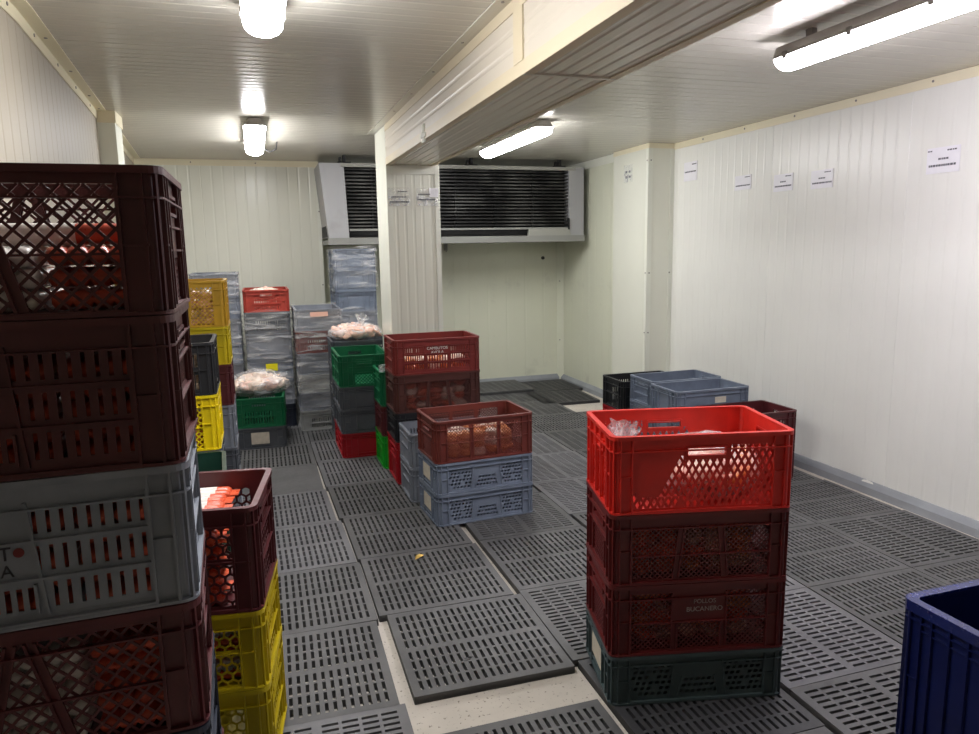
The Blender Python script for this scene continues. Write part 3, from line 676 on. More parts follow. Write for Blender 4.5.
for x in (.88, 2.15, 3.12):
    m = MB(); m.box(x - .06, x + .06, .04, .1, EH, EH + .02); m.box(x - .012, x + .012, .04, .1, EH, ZC - 1.70); m.box(x - .05, x - .03, .04, .1, EH, EH + .06); one('hanger_bracket', m, 'rubber', ev)
m = MB(); m.box(3.18, 3.2, -.02, .0, .08, .2); one('stay', m, 'rubber', ev)

# ------------------------------------------------------------------ floor grates
GS, GT = .611, .03
def grate_mesh(solid=False):
    m = MB(); a = GS / 2
    bev = .004
    # skirt
    m.ring([(-a, -a), (a, -a), (a, a), (-a, a)], [(-a + .012, -a + .012), (a - .012, -a + .012), (a - .012, a - .012), (-a + .012, a - .012)], 0, GT - .012)
    rows = []
    z1, z0 = GT, .002 if not solid else GT - .012
    if solid:
        m.box(-a, a, -a, a, z0, z1)
        for k in range(5): x = -a + .1 + k * .102; m.box(x - .003, x + .003, -a + .03, a - .03, z1, z1 + .0015)
        return m.mesh('grate')
    sl, gp, mid = .055, .0115, .033
    y = -(8 * sl + 6 * gp + mid) / 2; ys = []
    for k in range(8):
        ys.append((y, y + sl)); y += sl + (mid if k == 3 else gp)
    n, pw, sw = 19, .0298, .0125
    xs = [(-(n - 1) / 2 + k) * pw for k in range(n)]
    def flat(x0, x1, y0, y1):
        b = len(m.v); m.v += [(x0, y0, z1), (x1, y0, z1), (x1, y1, z1), (x0, y1, z1)]; m.f.append((b, b + 1, b + 2, b + 3))
    prev = -a
    for y0, y1 in ys + [(a, a)]:
        flat(-a, a, prev, y0); prev = y1
        if y0 == a: break
        px = -a
        for x in xs:
            flat(px, x - sw / 2, y0, y1); px = x + sw / 2
            b = len(m.v)
            for zz in (z1, z0): m.v += [(x - sw / 2, y0, zz), (x + sw / 2, y0, zz), (x + sw / 2, y1, zz), (x - sw / 2, y1, zz)]
            for i in range(4): j = (i + 1) % 4; m.f.append((b + i, b + j, b + 4 + j, b + 4 + i))
        flat(px, a, y0, y1)
    b = len(m.v)
    c = [(-a, -a), (a, -a), (a, a), (-a, a)]
    m.v += [(x, y, z1) for x, y in c] + [(x, y, z0) for x, y in c]
    for i in range(4): j = (i + 1) % 4; m.f.append((b + i, b + j, b + 4 + j, b + 4 + i))
    me = bpy.data.meshes.new('grate'); me.from_pydata(m.v, [], m.f); me.update()
    return me
G_OPEN, G_SOLID = grate_mesh(), grate_mesh(True)
random.seed(21)
def grate(x, y, d, label='black slotted plastic floor grate laid among the others', mat=None, solid=False, group='slotted floor grates', jit=.25, rot=0, k=1.0, z=0.0):
    o = link('floor_grate', G_SOLID if solid else G_OPEN, mat or random.choice(['grate', 'grate', 'grate_worn']), None, (x, y, z), (0, 0, (PI / 2 if d == 'X' else 0) + math.radians(rot + random.uniform(-jit, jit))))
    o.scale = (k, k, 1)
    return tag(o, label, 'floor grate', group)
P = .6145
# left aisle
for y in (1.40, 2.015, 2.63, 3.245, 3.86, 4.475): grate(-.545, y, 'Y')
for x, y, d, r in ((.07, 1.395, 'Y', 0), (.09, 2.005, 'X', -1), (.084, 2.615, 'Y', -1.4), (.102, 3.228, 'Y', -.4), (.086, 3.842, 'Y', 1.4), (.052, 4.456, 'Y', .8)): grate(x, y, d, rot=r)
grate(.035, 5.07, 'Y', 'smooth closed-top black floor panel without slots', 'grate', True, None)
for y in (5.685, 6.30, 6.915, 7.5): grate(.035, y, 'Y')
for y in (5.09, 5.705, 6.32, 6.935, 7.5): grate(-.58, y, 'Y')
# middle row, with the gap where the concrete shows
grate(.752, 2.632, 'Y', 'slotted floor grate whose open front edge faces the bare concrete strip', 'grate', group=None, rot=-.6, k=1.01)
grate(.726, 3.256, 'Y', 'slotted floor grate with a dry yellow leaf on it', 'grate', group=None, k=1.012)
for x, y, r in ((.712, 3.88, .8), (.684, 4.500, 1.2), (.665, 5.118, .6), (.655, 5.735, 0), (.655, 6.35, 0), (.655, 6.965, 0), (.99, 7.66, 0)): grate(x, y, 'Y', rot=r, k=1.008)
grate(.742, 1.80, 'Y', 'slotted floor grate on the open side of the bare concrete strip', 'grate', group=None); grate(.742, 1.185, 'X')
scuffed = [o for o in C.objects if o.get('label', '').startswith('slotted floor grate whose open front')][0]
random.seed(77)
for k in range(5):
    g = MB(); n_ = 7; r_ = random.uniform(.003, .008)
    g.vprism([(r_ * random.uniform(.6, 1.3) * 1.6 * math.cos(2 * PI * q / n_), r_ * random.uniform(.5, 1.2) * math.sin(2 * PI * q / n_)) for q in range(n_)], 0, .0008)
    one('dirt_scuff', g, 'black', scuffed, (-.11 + random.uniform(-.06, .06), -.14 + random.uniform(-.035, .035), GT))
# row with the red topped stack
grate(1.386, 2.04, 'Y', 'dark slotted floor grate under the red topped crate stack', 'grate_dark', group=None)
grate(1.372, 2.66, 'X'); grate(1.374, 3.278, 'Y', k=1.005)
for x, y in ((1.372, 3.896), (1.357, 4.512), (1.342, 5.128)): grate(x, y, 'X', mat='grate')
for y in (6.25, 6.865): grate(1.285 + .05, y, 'X', mat='grate')
grate(1.378, 1.425, 'Y')
def drift(y): return -.0276 * max(0, y - 2.9)
# rows towards the right wall
for k, (y, d) in enumerate(((1.628, 'X'), (2.243, 'X'), (2.858, 'Y'), (3.473, 'Y'), (4.088, 'X'), (4.703, 'X'), (5.318, 'X'), (5.93, 'Y'), (6.545, 'X'), (7.16, 'X'))): grate(2.022 + drift(y), y, d, mat='grate_worn' if k == 1 else None)
for y, d in ((1.01, 'Y'), (1.625, 'Y'), (2.24, 'Y'), (2.855, 'Y'), (3.47, 'Y'), (4.085, 'Y'), (4.70, 'X'), (5.315, 'X'), (5.93, 'Y'), (6.545, 'X')): grate(2.642 + drift(y), y, d, mat='grate')
for y, d in ((1.01, 'Y'), (1.625, 'Y'), (2.24, 'Y'), (2.855, 'X'), (3.47, 'Y'), (4.085, 'Y'), (4.70, 'Y'), (5.315, 'X'), (5.93, 'Y')): grate(3.258 + drift(y), y, d, mat='grate')
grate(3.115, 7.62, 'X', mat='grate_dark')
for x in (1.30, 1.915, 2.53): grate(x, 7.64, 'X', mat='grate', z=.031)
grate(2.515, 7.16, 'X', mat='grate'); grate(1.27, 7.16 + .32, 'X', mat='grate')
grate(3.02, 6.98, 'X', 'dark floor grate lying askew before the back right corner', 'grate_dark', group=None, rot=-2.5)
m = MB(); m.prism([(0, 0), (.012, .01), (.035, .012), (.05, .004), (.03, -.004)], -.012, .012)
m = MB(); m.v = [(-.03, -.012, .002), (-.01, .012, .006), (.012, .012, .012), (.035, 0, .004), (.01, -.014, .008), (-.01, -.004, .013)]
m.v += [(x, y, z + .002) for x, y, z in m.v]; m.f = [(0, 1, 5), (1, 2, 5), (2, 4, 5), (2, 3, 4), (4, 0, 5)] + [(6, 11, 7), (7, 11, 8), (8, 11, 10), (8, 10, 9), (10, 11, 6)]
tag(one('dry_leaf', m, 'leaf', None, (.705, 3.48, GT + .001), (0, 0, .4)), 'small dry yellow leaf lying on a floor grate', 'leaf')

# ------------------------------------------------------------------ blobs, packs and bags
def blob(seed, sx, sy, sz, sub=3, amp=.25, freq=1.6):
    bm = bmesh.new(); bmesh.ops.create_icosphere(bm, subdivisions=sub, radius=1.0)
    off = Vector((seed * 7.3, seed * 3.1, seed * 1.7))
    for v in bm.verts:
        n = noise.noise(v.co * freq + off) * amp; v.co = v.co * (1 + n); v.co.x *= sx; v.co.y *= sy; v.co.z *= sz
    m = bpy.data.meshes.new('piece'); bm.to_mesh(m); bm.free()
    for p in m.polygons: p.use_smooth = True
    return m
PIECES = [blob(k + 1, .062, .045, .034, 3, .45) for k in range(5)]
def chicken(label, cat, group, mat, z, cx, cy, a, spread, n, seed, layers=1, lz=.045, nm='chicken_piece'):
    random.seed(seed)
    cols = max(1, int(round(math.sqrt(n * spread[0] / spread[1]))))
    rows = max(1, int(math.ceil(n / cols)))
    for l in range(layers):
        for i in range(n):
            u = ((i % cols + .5) / cols - .5) * spread[0]; v = ((i // cols + .5) / rows - .5) * spread[1]
            x = cx + u * math.cos(a) - v * math.sin(a); y = cy + u * math.sin(a) + v * math.cos(a)
            o = link(nm, random.choice(PIECES), mat if isinstance(mat, str) else random.choice(mat), None, (x, y, z + .028 + l * lz + random.uniform(-.004, .006)), (random.uniform(-.3, .3), random.uniform(-.3, .3), random.uniform(0, 6.28)))
            o.scale = (.82, .82, .82); tag(o, label, cat, group)
def pack_mesh(nb=5, length=.21, width=.16, th=.034):
    m = MB(); per = 8 * nb
    prof = []
    r = width / nb / 2
    for k in range(nb):
        cx = -width / 2 + r * (2 * k + 1)
        for i in range(5): a = PI - PI * i / 4; prof.append((cx + r * math.cos(a) * .99, th / 2 * (.35 + .65 * math.sin(a))))
    for k in reversed(range(nb)):
        cx = -width / 2 + r * (2 * k + 1)
        for i in range(5): a = -PI * i / 4; prof.append((cx + r * math.cos(a) * .99, th / 2 * (-.35 + .65 * math.sin(a))))
    n = len(prof); st = [(-.5, .25, .96), (-.485, .7, .98), (-.45, 1, 1), (.45, 1, 1), (.485, .7, .98), (.5, .25, .96)]
    for s, q, wq in st: m.v += [(x * wq, s * length, z * q) for x, z in prof]
    for k in range(len(st) - 1):
        for i in range(n): j = (i + 1) % n; m.f.append((k * n + i, k * n + j, (k + 1) * n + j, (k + 1) * n + i))
    m.f += [tuple(range(n)), tuple(reversed(range((len(st) - 1) * n, len(st) * n)))]
    body = m.mesh('casing', True)
    s = MB()
    for yy in (-.30, .30): s.v += [(x * 1.015, yy * length, z * 1.06) for x, z in prof]
    for i in range(n): j = (i + 1) % n; s.f.append((i, j, n + j, n + i))
    e = MB()
    for yy in (.5, .56): e.box(-width * .45, width * .45, (yy - .03) * length, (yy + .03) * length, -.0015, .0015)
    return body, s.mesh('label_sleeve', True), e.mesh('crimp')
PK = pack_mesh(); PKS = pack_mesh(2, .27, .066, .036); PKL = pack_mesh(3, .27, .10, .036)
def pack(label, group, x, y, z, rz, kind=PK, sleeve=None, mat='casing', tilt=0.0, crimp=False):
    t = thing('sausage_pack', label, 'sausages', (x, y, z), rz, group); t.rotation_euler = (tilt, 0, rz)
    link('casing', kind[0], mat, t)
    if sleeve is not None: link('label_sleeve', kind[1], 'sleeve', t, (0, sleeve, 0))
    if crimp: link('crimp', kind[2], mat, t)
    return t
def bag_thing(label, loc, sx, sy, sz, seed, rz=0.0, tail=(0, 0), n=14, mat=('meat_pink', 'meat_pale'), ps=1.25):
    t = thing('bag_of_chicken', label, 'bag', loc, rz)
    random.seed(seed)
    for k in range(n):
        a = 2 * PI * k / n * 2.4; q = math.sqrt((k + .5) / n) * .74
        link('chicken_piece', PIECES[k % 5], random.choice(mat), t, (sx * q * math.cos(a), sy * q * math.sin(a), sz * .30 + sz * .42 * (1 - q)), (random.uniform(-.4, .4), random.uniform(-.4, .4), random.uniform(0, 6.28))).scale = (ps, ps, ps)
    bm = bmesh.new(); bmesh.ops.create_icosphere(bm, subdivisions=4, radius=1.0)
    off = Vector((seed * 5.1, seed * 2.3, seed))
    for v in bm.verts:
        nz = noise.noise(v.co * 2.2 + off) * .10 + noise.noise(v.co * 6 + off) * .05
        v.co = v.co * (1 + nz)
        z = v.co.z
        v.co = Vector((v.co.x * sx, v.co.y * sy, max(0.0, .42 + z * .62) * sz))
    me = bpy.data.meshes.new('film'); bm.to_mesh(me); bm.free()
    for p in me.polygons: p.use_smooth = True
    link('film', me, 'bag_film', t)
    if tail != (0, 0):                                   # gathered, pleated neck of the bag
        g = MB(); base = Vector((sx * .35 * tail[0], sy * .3 * tail[1], sz * (.95 if abs(tail[0]) < 1 else .62)))
        ax = Vector((tail[0] * .5, tail[1] * .4, 1.0)).normalized() if abs(tail[0]) < 1 else Vector((1, -.2, -.1)).normalized()
        e1 = ax.orthogonal().normalized(); e2 = ax.cross(e1); seg = 28
        prof = [(-.02, .05), (.0, .022), (.012, .015), (.03, .026), (.055, .042), (.075, .048)]
        for h, r in prof:
            for q in range(seg):
                an = 2 * PI * q / seg; rr = r * (1 + .38 * math.sin(7 * an + h * 20) + random.uniform(-.08, .08))
                g.v.append(tuple(base + ax * (h + (r * .35 * math.sin(3 * an) if h > .04 else 0)) + e1 * math.cos(an) * rr + e2 * math.sin(an) * rr))
        for k in range(len(prof) - 1):
            for q in range(seg): q2 = (q + 1) % seg; g.f.append((k * seg + q, k * seg + q2, (k + 1) * seg + q2, (k + 1) * seg + q))
        one('neck', g, 'bag_film', t, smooth=True)
    return t
def wrap_film(label, nl, ang, front, depth, z0, z1, seed, off=.008, bands=(), loose=0.0):
    a = math.radians(ang); cx = nl[0] + math.cos(a) * front / 2 - math.sin(a) * depth / 2; cy = nl[1] + math.sin(a) * front / 2 + math.cos(a) * depth / 2
    base = rrect(front + 2 * off, depth + 2 * off, .035, 3)
    pts = []
    for i in range(len(base)):
        p, q = Vector(base[i]), Vector(base[(i + 1) % len(base)]); L = (q - p).length; k = max(1, int(L / .028))
        for j in range(k): pts.append(p.lerp(q, j / k))
    n = len(pts); rows = max(6, int((z1 - z0) / .016)); m = MB()
    for r in range(rows + 1):
        z = r / rows * (z1 - z0)
        for p in pts:
            o = Vector((seed * 3.7, seed * 1.3, seed))
            d = noise.noise(Vector((p.x * 6, p.y * 6, z * 22)) + o) * .008 + noise.noise(Vector((p.x * 16, p.y * 16, z * 50)) + o) * .004
            d += loose * max(0, noise.noise(Vector((p.x * 4, p.y * 4, z * 9)) + o))
            m.v.append((p.x * (1 + d / .2), p.y * (1 + d / .3), z + noise.noise(Vector((p.x * 5, p.y * 5, z * 3)) + o) * (.012 if 0 < r < rows else .03)))
    for r in range(rows):
        for i in range(n): j = (i + 1) % n; m.f.append((r * n + i, r * n + j, (r + 1) * n + j, (r + 1) * n + i))
    t = one('stretch_film', m, 'stretch_film', None, (cx, cy, z0), (0, 0, a), smooth=True)
    tag(t, label, 'plastic wrap')
    return t

# ------------------------------------------------------------------ text
def text_mesh(s, size):
    cu = bpy.data.curves.new('lettering', 'FONT'); cu.body = s; cu.size = size; cu.align_x = 'CENTER'; cu.align_y = 'CENTER'; cu.extrude = .0006
    o = bpy.data.objects.new('lettering', cu); C.objects.link(o)
    dg = bpy.context.evaluated_depsgraph_get(); me = bpy.data.meshes.new_from_object(o.evaluated_get(dg)); bpy.data.objects.remove(o)
    me.name = 'lettering'; me.materials.clear(); return me
def put_text(parent, s, size, x, y, z, mat):
    return link('lettering', text_mesh(s, size), mat, parent, (x, y, z), (PI / 2, 0, 0))

ORD = ['on the floor', 'second up', 'third up', 'fourth up', 'fifth up', 'sixth up', 'seventh up', 'topmost']
# ------------------------------------------------------------------ stacks of crates
F = GT
# 1: tall stack on the left
S1, c1, a1 = stack((-.722, 1.35), 0, .59, .39, F, [
    ('slate grey crate on the floor, lowest of the tall stack with the lettered grey crate', 'darkgrey', .18, 'slant', 's_label'),
    ('maroon crate second from the floor in the tall stack with the lettered grey crate', 'maroon', .25, 'wide', 's_lattice'),
    ('dark blue-grey crate under the maroon crate of white and orange packs', 'inkblue', .25, 'slots', 's_slots'),
    ('maroon lattice crate holding orange and white packs under the lettered grey crate', 'maroon', .253, 'wide', 's_lattice'),
    ('grey slotted crate with printed letters and a red dot between maroon crates', 'grey', .265, 'slots', 's_slots'),
    ('maroon crate with three rows of vertical slots resting on the lettered grey crate', 'deepmaroon', .267, 'slots', 's_slots'),
    ('dark maroon diamond lattice crate topmost on the tall stack by the left wall', 'deepmaroon', .25, 'wide', 's_lattice')])
for k, dx, rot in ((6, -.006, 0), (5, -.010, .5), (4, -.012, 2.2), (3, -.012, 2.0), (2, -.012, 1.5), (1, -.01, 1), (0, -.01, 1)):      # not stacked quite true
    S1[k][0].location.x += dx; S1[k][0].rotation_euler.z = math.radians(rot)
gcr = S1[4][0]
put_text(gcr, 'NT', .034, -.018, -.1845, .136, 'printink'); put_text(gcr, 'NA', .030, -.016, -.1845, .105, 'printink')
g = MB(); g.prism([(.0085 * math.cos(k * PI / 8), .0085 * math.sin(k * PI / 8)) for k in range(16)], -.0012, 0); one('printed_dot', g, 'dotred', gcr, (.016, -.1832, .137))
def fill_packs(z, cx, cy, lab, group, layers, cols, red_from, y0=-.062, lz=.037, start=.012):
    for l in range(layers):
        for k in range(cols):
            x = cx - .265 + .17 * (k + .5) * (.53 / (.17 * cols)); red = k >= red_from
            pack(lab[1] if red else lab[0], group[1] if red else group[0], x, cy + y0 + (.006 if l % 2 else -.004), z + start + .018 + l * lz, 0.02 * ((l + k) % 3 - 1), sleeve=None if red else -.02, mat='casing_dark' if red else 'sleeve')
fill_packs(S1[6][1], c1[0], c1[1], ('white wrapped sausage pack inside the topmost maroon crate', 'orange sausage pack inside the topmost maroon crate'), ('white packs in the topmost maroon crate', 'orange packs in the topmost maroon crate'), 3, 3, 2)
fill_packs(S1[3][1], c1[0], c1[1], ('white wrapped sausage pack in the maroon crate under the lettered grey one', 'orange sausage pack in the maroon crate under the lettered grey one'), ('white packs under the grey crate', 'orange packs under the grey crate'), 5, 3, 2)
fill_packs(S1[4][1], c1[0], c1[1], ('white wrapped pack inside the lettered grey crate', 'orange sausage pack inside the lettered grey crate'), ('white packs in the lettered grey crate', 'orange packs in the lettered grey crate'), 5, 3, 1)
pack('sausage pack with a white label sleeve lying on top in the topmost maroon crate', None, c1[0] + .12, c1[1] - .07, S1[6][1] + .012 + .018 + 3 * .037, PI / 2, PKL, .065, 'casing_dark')
fill_packs(S1[5][1], c1[0], c1[1], ('white wrapped pack inside the slotted maroon crate', 'orange sausage pack inside the slotted maroon crate'), ('white packs in the slotted maroon crate', 'orange packs in the slotted maroon crate'), 5, 3, 0)
# 2: maroon crate of sausages on two yellow crates
S2, c2, a2 = stack((-.636, 2.147), -8, .60, .39, F, [
    ('yellow honeycomb crate standing on the floor under another yellow honeycomb crate', 'olive_yellow', .30, 'hex', 's_hex'),
    ('yellow honeycomb crate directly under the maroon crate of sausage packs', 'olive_yellow', .245, 'hex', 's_hex'),
    ('maroon honeycomb crate filled with white and orange sausage packs', 'maroon', .315, 'hex', 's_hex')])
random.seed(3)
lab2 = 'sausage pack, half white and half orange, in the maroon honeycomb crate'
for l in range(7):
    for k in range(5):
        if l < 6 and k > 1: continue                  # deeper ones cannot be seen
        v = -.142 + .069 * k
        pack(lab2, 'sausage packs in the maroon honeycomb crate', c2[0] + .035 - v * math.sin(a2) + random.uniform(-.014, .014), c2[1] + v + .004 * (k % 2), S2[2][1] + .03 + .037 * l, -PI / 2 + a2 + random.uniform(-.04, .04), PKS, .004 + random.uniform(-.01, .012), 'casing', 0, True)
        if k == 0: pack(lab2, 'sausage packs in the maroon honeycomb crate', c2[0] - .185, c2[1] - .09, S2[2][1] + .03 + .037 * l, PI / 2 + a2, PKS, -.06, 'casing')
for l in range(5):
    for k in range(3):
        pack('sausage pack inside the yellow honeycomb crate', 'sausage packs in the yellow crate', c2[0] - .19 + .19 * k, c2[1] - .07, S2[1][1] + .03 + .036 * l, 0, PK, -.05 if (l + k) % 3 == 0 else None, 'sleeve' if (l + k) % 3 == 0 else 'casing')
# 3: dark green crate behind them
stack((-.757, 3.165), 2.5, .585, .39, F, [
    ('dark green crate on the floor beneath another dark green crate', 'darkgreen', .32, 'solid', 's_label'),
    ('empty dark green solid-sided crate behind the maroon crate of sausage packs', 'darkgreen', .32, 'solid', 's_label')])
# 4: black on bright yellow
S4, c4, a4 = stack((-.80 + .01, 3.6), 0, .58, .39, F, [
    ('grey crate on the floor below the bright yellow crate', 'darkgrey', .318, 'slots', 's_slots'),
    ('dark grey crate directly under the bright yellow crate', 'darkgrey', .32, 'slots', 's_slots'),
    ('bright yellow diamond lattice crate under the black crate', 'yellow', .268, 'diamond', 's_lattice'),
    ('black slotted crate on top of the bright yellow crate', 'black', .25, 'bars', 's_label')])
for l in range(5):
    for k in range(8):
        o = link('egg', PIECES[0], 'egg', None, (c4[0] + .04 + .031 * k, c4[1] - .12, S4[3][1] + .032 + .041 * l), (0, .3 * k, 1.2 * k + l)); o.scale = (.36, .42, .62)
        tag(o, 'pale brown egg inside the black crate', 'egg', 'eggs in the black crate')
chicken('pinkish packed piece inside the bright yellow crate', 'food', 'pieces in the bright yellow crate', ['meat_pale', 'meat_orange'], S4[2][1], c4[0], c4[1], 0, (.43, .25), 12, 31, 3)
# 5: mustard yellow pair on maroon and grey
S5, c5, a5 = stack((-.171 - .585, 4.5), 0, .585, .39, F, [
    ('grey crate on the floor, lowest under the mustard yellow crates', 'grey', .20, 'slots', 's_slots'),
    ('dark grey crate second from the floor under the mustard yellow crates', 'darkgrey', .205, 'slots', 's_slots'),
    ('grey ribbed crate below the maroon one in the mustard yellow stack', 'grey', .266, 'slots', 's_slots'),
    ('maroon crate under the two mustard yellow crates', 'maroon', .245, 'fine', 's_fine'),
    ('mustard yellow crate second from the top above a maroon crate', 'olive_yellow', .225, 'diamond', 's_lattice'),
    ('mustard yellow diamond lattice crate of pale pieces, topmost of its stack', 'mustard', .27, 'diamond', 's_lattice')])
chicken('pale pink chicken piece in the topmost mustard yellow crate', 'chicken', 'chicken in the mustard crate', ['meat_pink', 'meat_pale'], S5[5][1], c5[0], c5[1], 0, (.43, .26), 15, 32, 4, .05)
# 6a: wrapped grey stack at the back left
stack((-.55, 6.75), 0, .395, .585, F, [('grey crate in the wrapped stack behind the mustard crates, %s' % ORD[k], 'bluegrey' if k % 2 else 'grey', .1985, 'slant', 's_label') for k in range(7)])
wrap_film('clear stretch film around the tall grey stack behind the mustard crates', (-.55, 6.75), 0, .395, .585, .5, 1.425, 2)
# 6b: red crate over wrapped greys
S6b, c6, a6 = stack((-.122, 6.68), 0, .395, .585, F, [
    ('dark navy crate on the floor at the foot of the wrapped orange-red topped stack', 'inkblue', .205, 'slots', 's_slotsfull'),
    ('grey film-wrapped crate just above the dark navy crate', 'grey', .22, 'slant', 's_label'),
    ('film-wrapped grey crate carrying the bright yellow sticker', 'bluegrey', .215, 'slant', 's_label'),
    ('film-wrapped grey crate above the one with the yellow sticker', 'grey', .215, 'slant', 's_label'),
    ('film-wrapped dark grey slotted crate right under the red crate', 'darkgrey', .19, 'slots', 's_slotsfull'),
    ('orange-red slotted crate with a white handle slot on a film-wrapped stack', 'orange_red', .195, 'slots', 's_slotsfull')])
wrap_film('clear stretch film around the grey crates under the orange-red crate', (-.122, 6.68), 0, .395, .585, .27, 1.075, 5)
m = MB(); m.box(-.05, .05, -.002, 0, -.032, .032); m.box(-.046, -.03, -.003, 0, -.028, .028)
tag(one('sticker', m, 'stickeryellow', None, (.085, 6.664, .585)), 'bright yellow sticker on the film-wrapped grey crate', 'sticker')
bag_thing('clear bag of pale meat poking out of the orange-red slotted crate', (c6[0] - .02, c6[1] - .05, S6b[5][1] + .10), .13, .18, .105, 3, n=8)
# 7: green crate with a bag on a grey crate, in front
S7, c7, a7 = stack((-.25, 5.985), -3, .405, .585, F, [
    ('dark grey crate with a paper label standing on the floor under a green crate', 'darkgrey', .175, 'slant', 's_label'),
    ('green slotted crate with a clear bag of pale meat heaped on it', 'green', .24, 'slots', 's_slotsfull')])
g = MB(); g.box(-.07, .07, -.0015, 0, -.045, .05); one('paper_label', g, 'notepaper', S7[0][0], (.2925 - .004, 0, .085), (0, 0, PI / 2))
bag_thing('big clear plastic bag of pale chicken heaped over the green slotted crate', (c7[0] - .005, c7[1], S7[1][1] + .236), .245, .28, .185, 7, a7, (1.7, -.3), 26, ('meat_pale', 'meat_pale', 'meat_pale', 'meat_pink'))
# 6c: wrapped stack with a paper and a red crate in it
S6c, c6c, _ = stack((.297, 6.43), 0, .395, .585, F, [
    ('pale grey slotted crate on the floor at the foot of a wrapped stack', 'palegrey', .18, 'slots', 's_slotsfull'),
    ('film-wrapped grey crate resting on the pale grey slotted crate', 'grey', .16, 'slant', 's_label'),
    ('film-wrapped pale grey crate third from the floor beneath the rust-red one', 'palegrey', .16, 'slant', 's_label'),
    ('film-wrapped grey crate directly below the rust-red crate', 'grey', .19, 'slant', 's_label'),
    ('rust-red slotted crate inside the film-wrapped stack', 'brownred', .192, 'slots', 's_slotsfull'),
    ('film-wrapped grey crate with a pink paper on its face, above the rust-red crate', 'grey', .19, 'slant', 's_label')])
wrap_film('clear stretch film around the stack holding the rust-red crate', (.297, 6.43), 0, .395, .585, .20, 1.105, 8)
m = MB(); m.box(-.075, .075, -.002, 0, -.02, .02); tag(one('paper_slip', m, 'pinkpaper', None, (.50, 6.414, 1.06)), 'pink paper slip on the topmost wrapped grey crate', 'paper')
# 6d: tall wrapped stack under the cooler
S6d, c6d, _ = stack((.715, 7.05), 0, .395, .585, F, [('grey crate in the tall wrapped stack under the cooler, %s' % ORD[k], 'bluegrey' if k in (5, 6, 7) else 'grey', .198, 'slant', 's_label') for k in range(8)])
wrap_film('loose clear film over the upper crates of the tall stack under the cooler', (.715, 7.05), 0, .395, .585, 1.24, 1.63, 11, .014, loose=.02)
wrap_film('clear film around the lower crates of the tall stack under the cooler', (.715, 7.05), 0, .395, .585, .5, 1.06, 12)
# 8b: dark crate with a bag of pink chicken
S8b, c8b, _ = stack((.555, 6.03), 0, .585, .385, F, [('dark grey crate hidden under the bag of pink chicken, %s' % ORD[k], 'darkgrey', .2075, 'slant', 's_label') for k in range(3)] + [
    ('dark grey crate carrying the knotted bag of pink chicken', 'darkgrey', .2075, 'slant', 's_label')])
bag_thing('knotted clear bag of pink chicken on the dark grey crate by the pillar', (c8b[0] - .07, c8b[1] - .02, S8b[3][1] + .204), .23, .18, .135, 13, 0, (.5, -.4), 22, ('meat_pink', 'meat_pink', 'meat_pale'))
# 8: green / greys / red
S8, c8, _ = stack((.545, 5.44), 0, .385, .575, F, [
    ('red crate on the floor beneath two dark grey crates and a green one', 'crimson', .19, 'slots', 's_label'),
    ('dark grey crate resting on the red crate by the pillar', 'darkgrey', .18, 'slant', 's_label'),
    ('dark grey crate directly under the open empty green crate', 'darkgrey', .18, 'slant', 's_label'),
    ('empty open green lattice crate on top of two dark grey crates', 'green', .24, 'wide', 's_lattice')])
# 9b: green / maroon / bright green, mostly hidden
stack((.795, 5.063), 0, .58, .376, F, [
    ('bright lime green crate on the floor beside the crimson crate', 'brightgreen', .24, 'fine', 's_fine'),
    ('maroon crate between the lime green crate and the dark green crate', 'maroon', .22, 'fine', 's_fine'),
    ('green crate above a maroon and a lime green crate, against the pillar', 'green', .25, 'slots', 's_slots')])
bl = blob(41, .028, .028, .03, 3, .3)
tag(link('plastic_scrap', bl, 'bag_film', None, (.818, 5.09, F + .71 + .028)), 'crumpled piece of clear plastic on the rim of the green crate', 'plastic bag')
# 9: maroon with white print / brown lattice / black / crimson
S9, c9, _ = stack((.824, 4.672), 0, .60, .388, F, [
    ('crimson crate on the floor, lowest under the black and brown crates', 'crimson', .29, 'fine', 's_fine'),
    ('black crate between the crimson crate and the brown lattice crate', 'black', .2, 'slots', 's_slots'),
    ('brown lattice crate of red packs under the maroon crate with white print', 'brown', .256, 'trapfine', 's_fine'),
    ('maroon slotted crate with two lines of white print, topmost before the pillar', 'redbrown', .236, 'slots_text', 's_slots')])
t9 = S9[3][0]
put_text(t9, 'CAMBUTOS', .027, 0, -.1835, .170, 'chalk'); put_text(t9, 'AVOLA', .027, 0, -.1835, .143, 'chalk')
chicken('red or white pack inside the brown lattice crate', 'food', 'packs in the brown lattice crate', ['casing', 'meat_pale', 'casing_dark'], S9[2][1], c9[0], c9[1], 0, (.43, .25), 15, 51, 4, .048, 'meat_pack')
chicken('pale piece inside the maroon crate with white print', 'food', 'pieces in the printed maroon crate', ['meat_orange', 'meat_pale'], S9[3][1], c9[0], c9[1], 0, (.43, .25), 15, 52, 2, .048)
# 10: narrow grey wire crates
stack((.838, 4.288), 0, .58, .38, F, [
    ('grey openwork crate on the floor under another grey openwork crate', 'grey', .217, 'slots', 's_wires'),
    ('grey openwork crate behind the brown crate of chicken', 'grey', .22, 'longslots' if 'longslots' in SIDES else 'slots', 's_wires')])
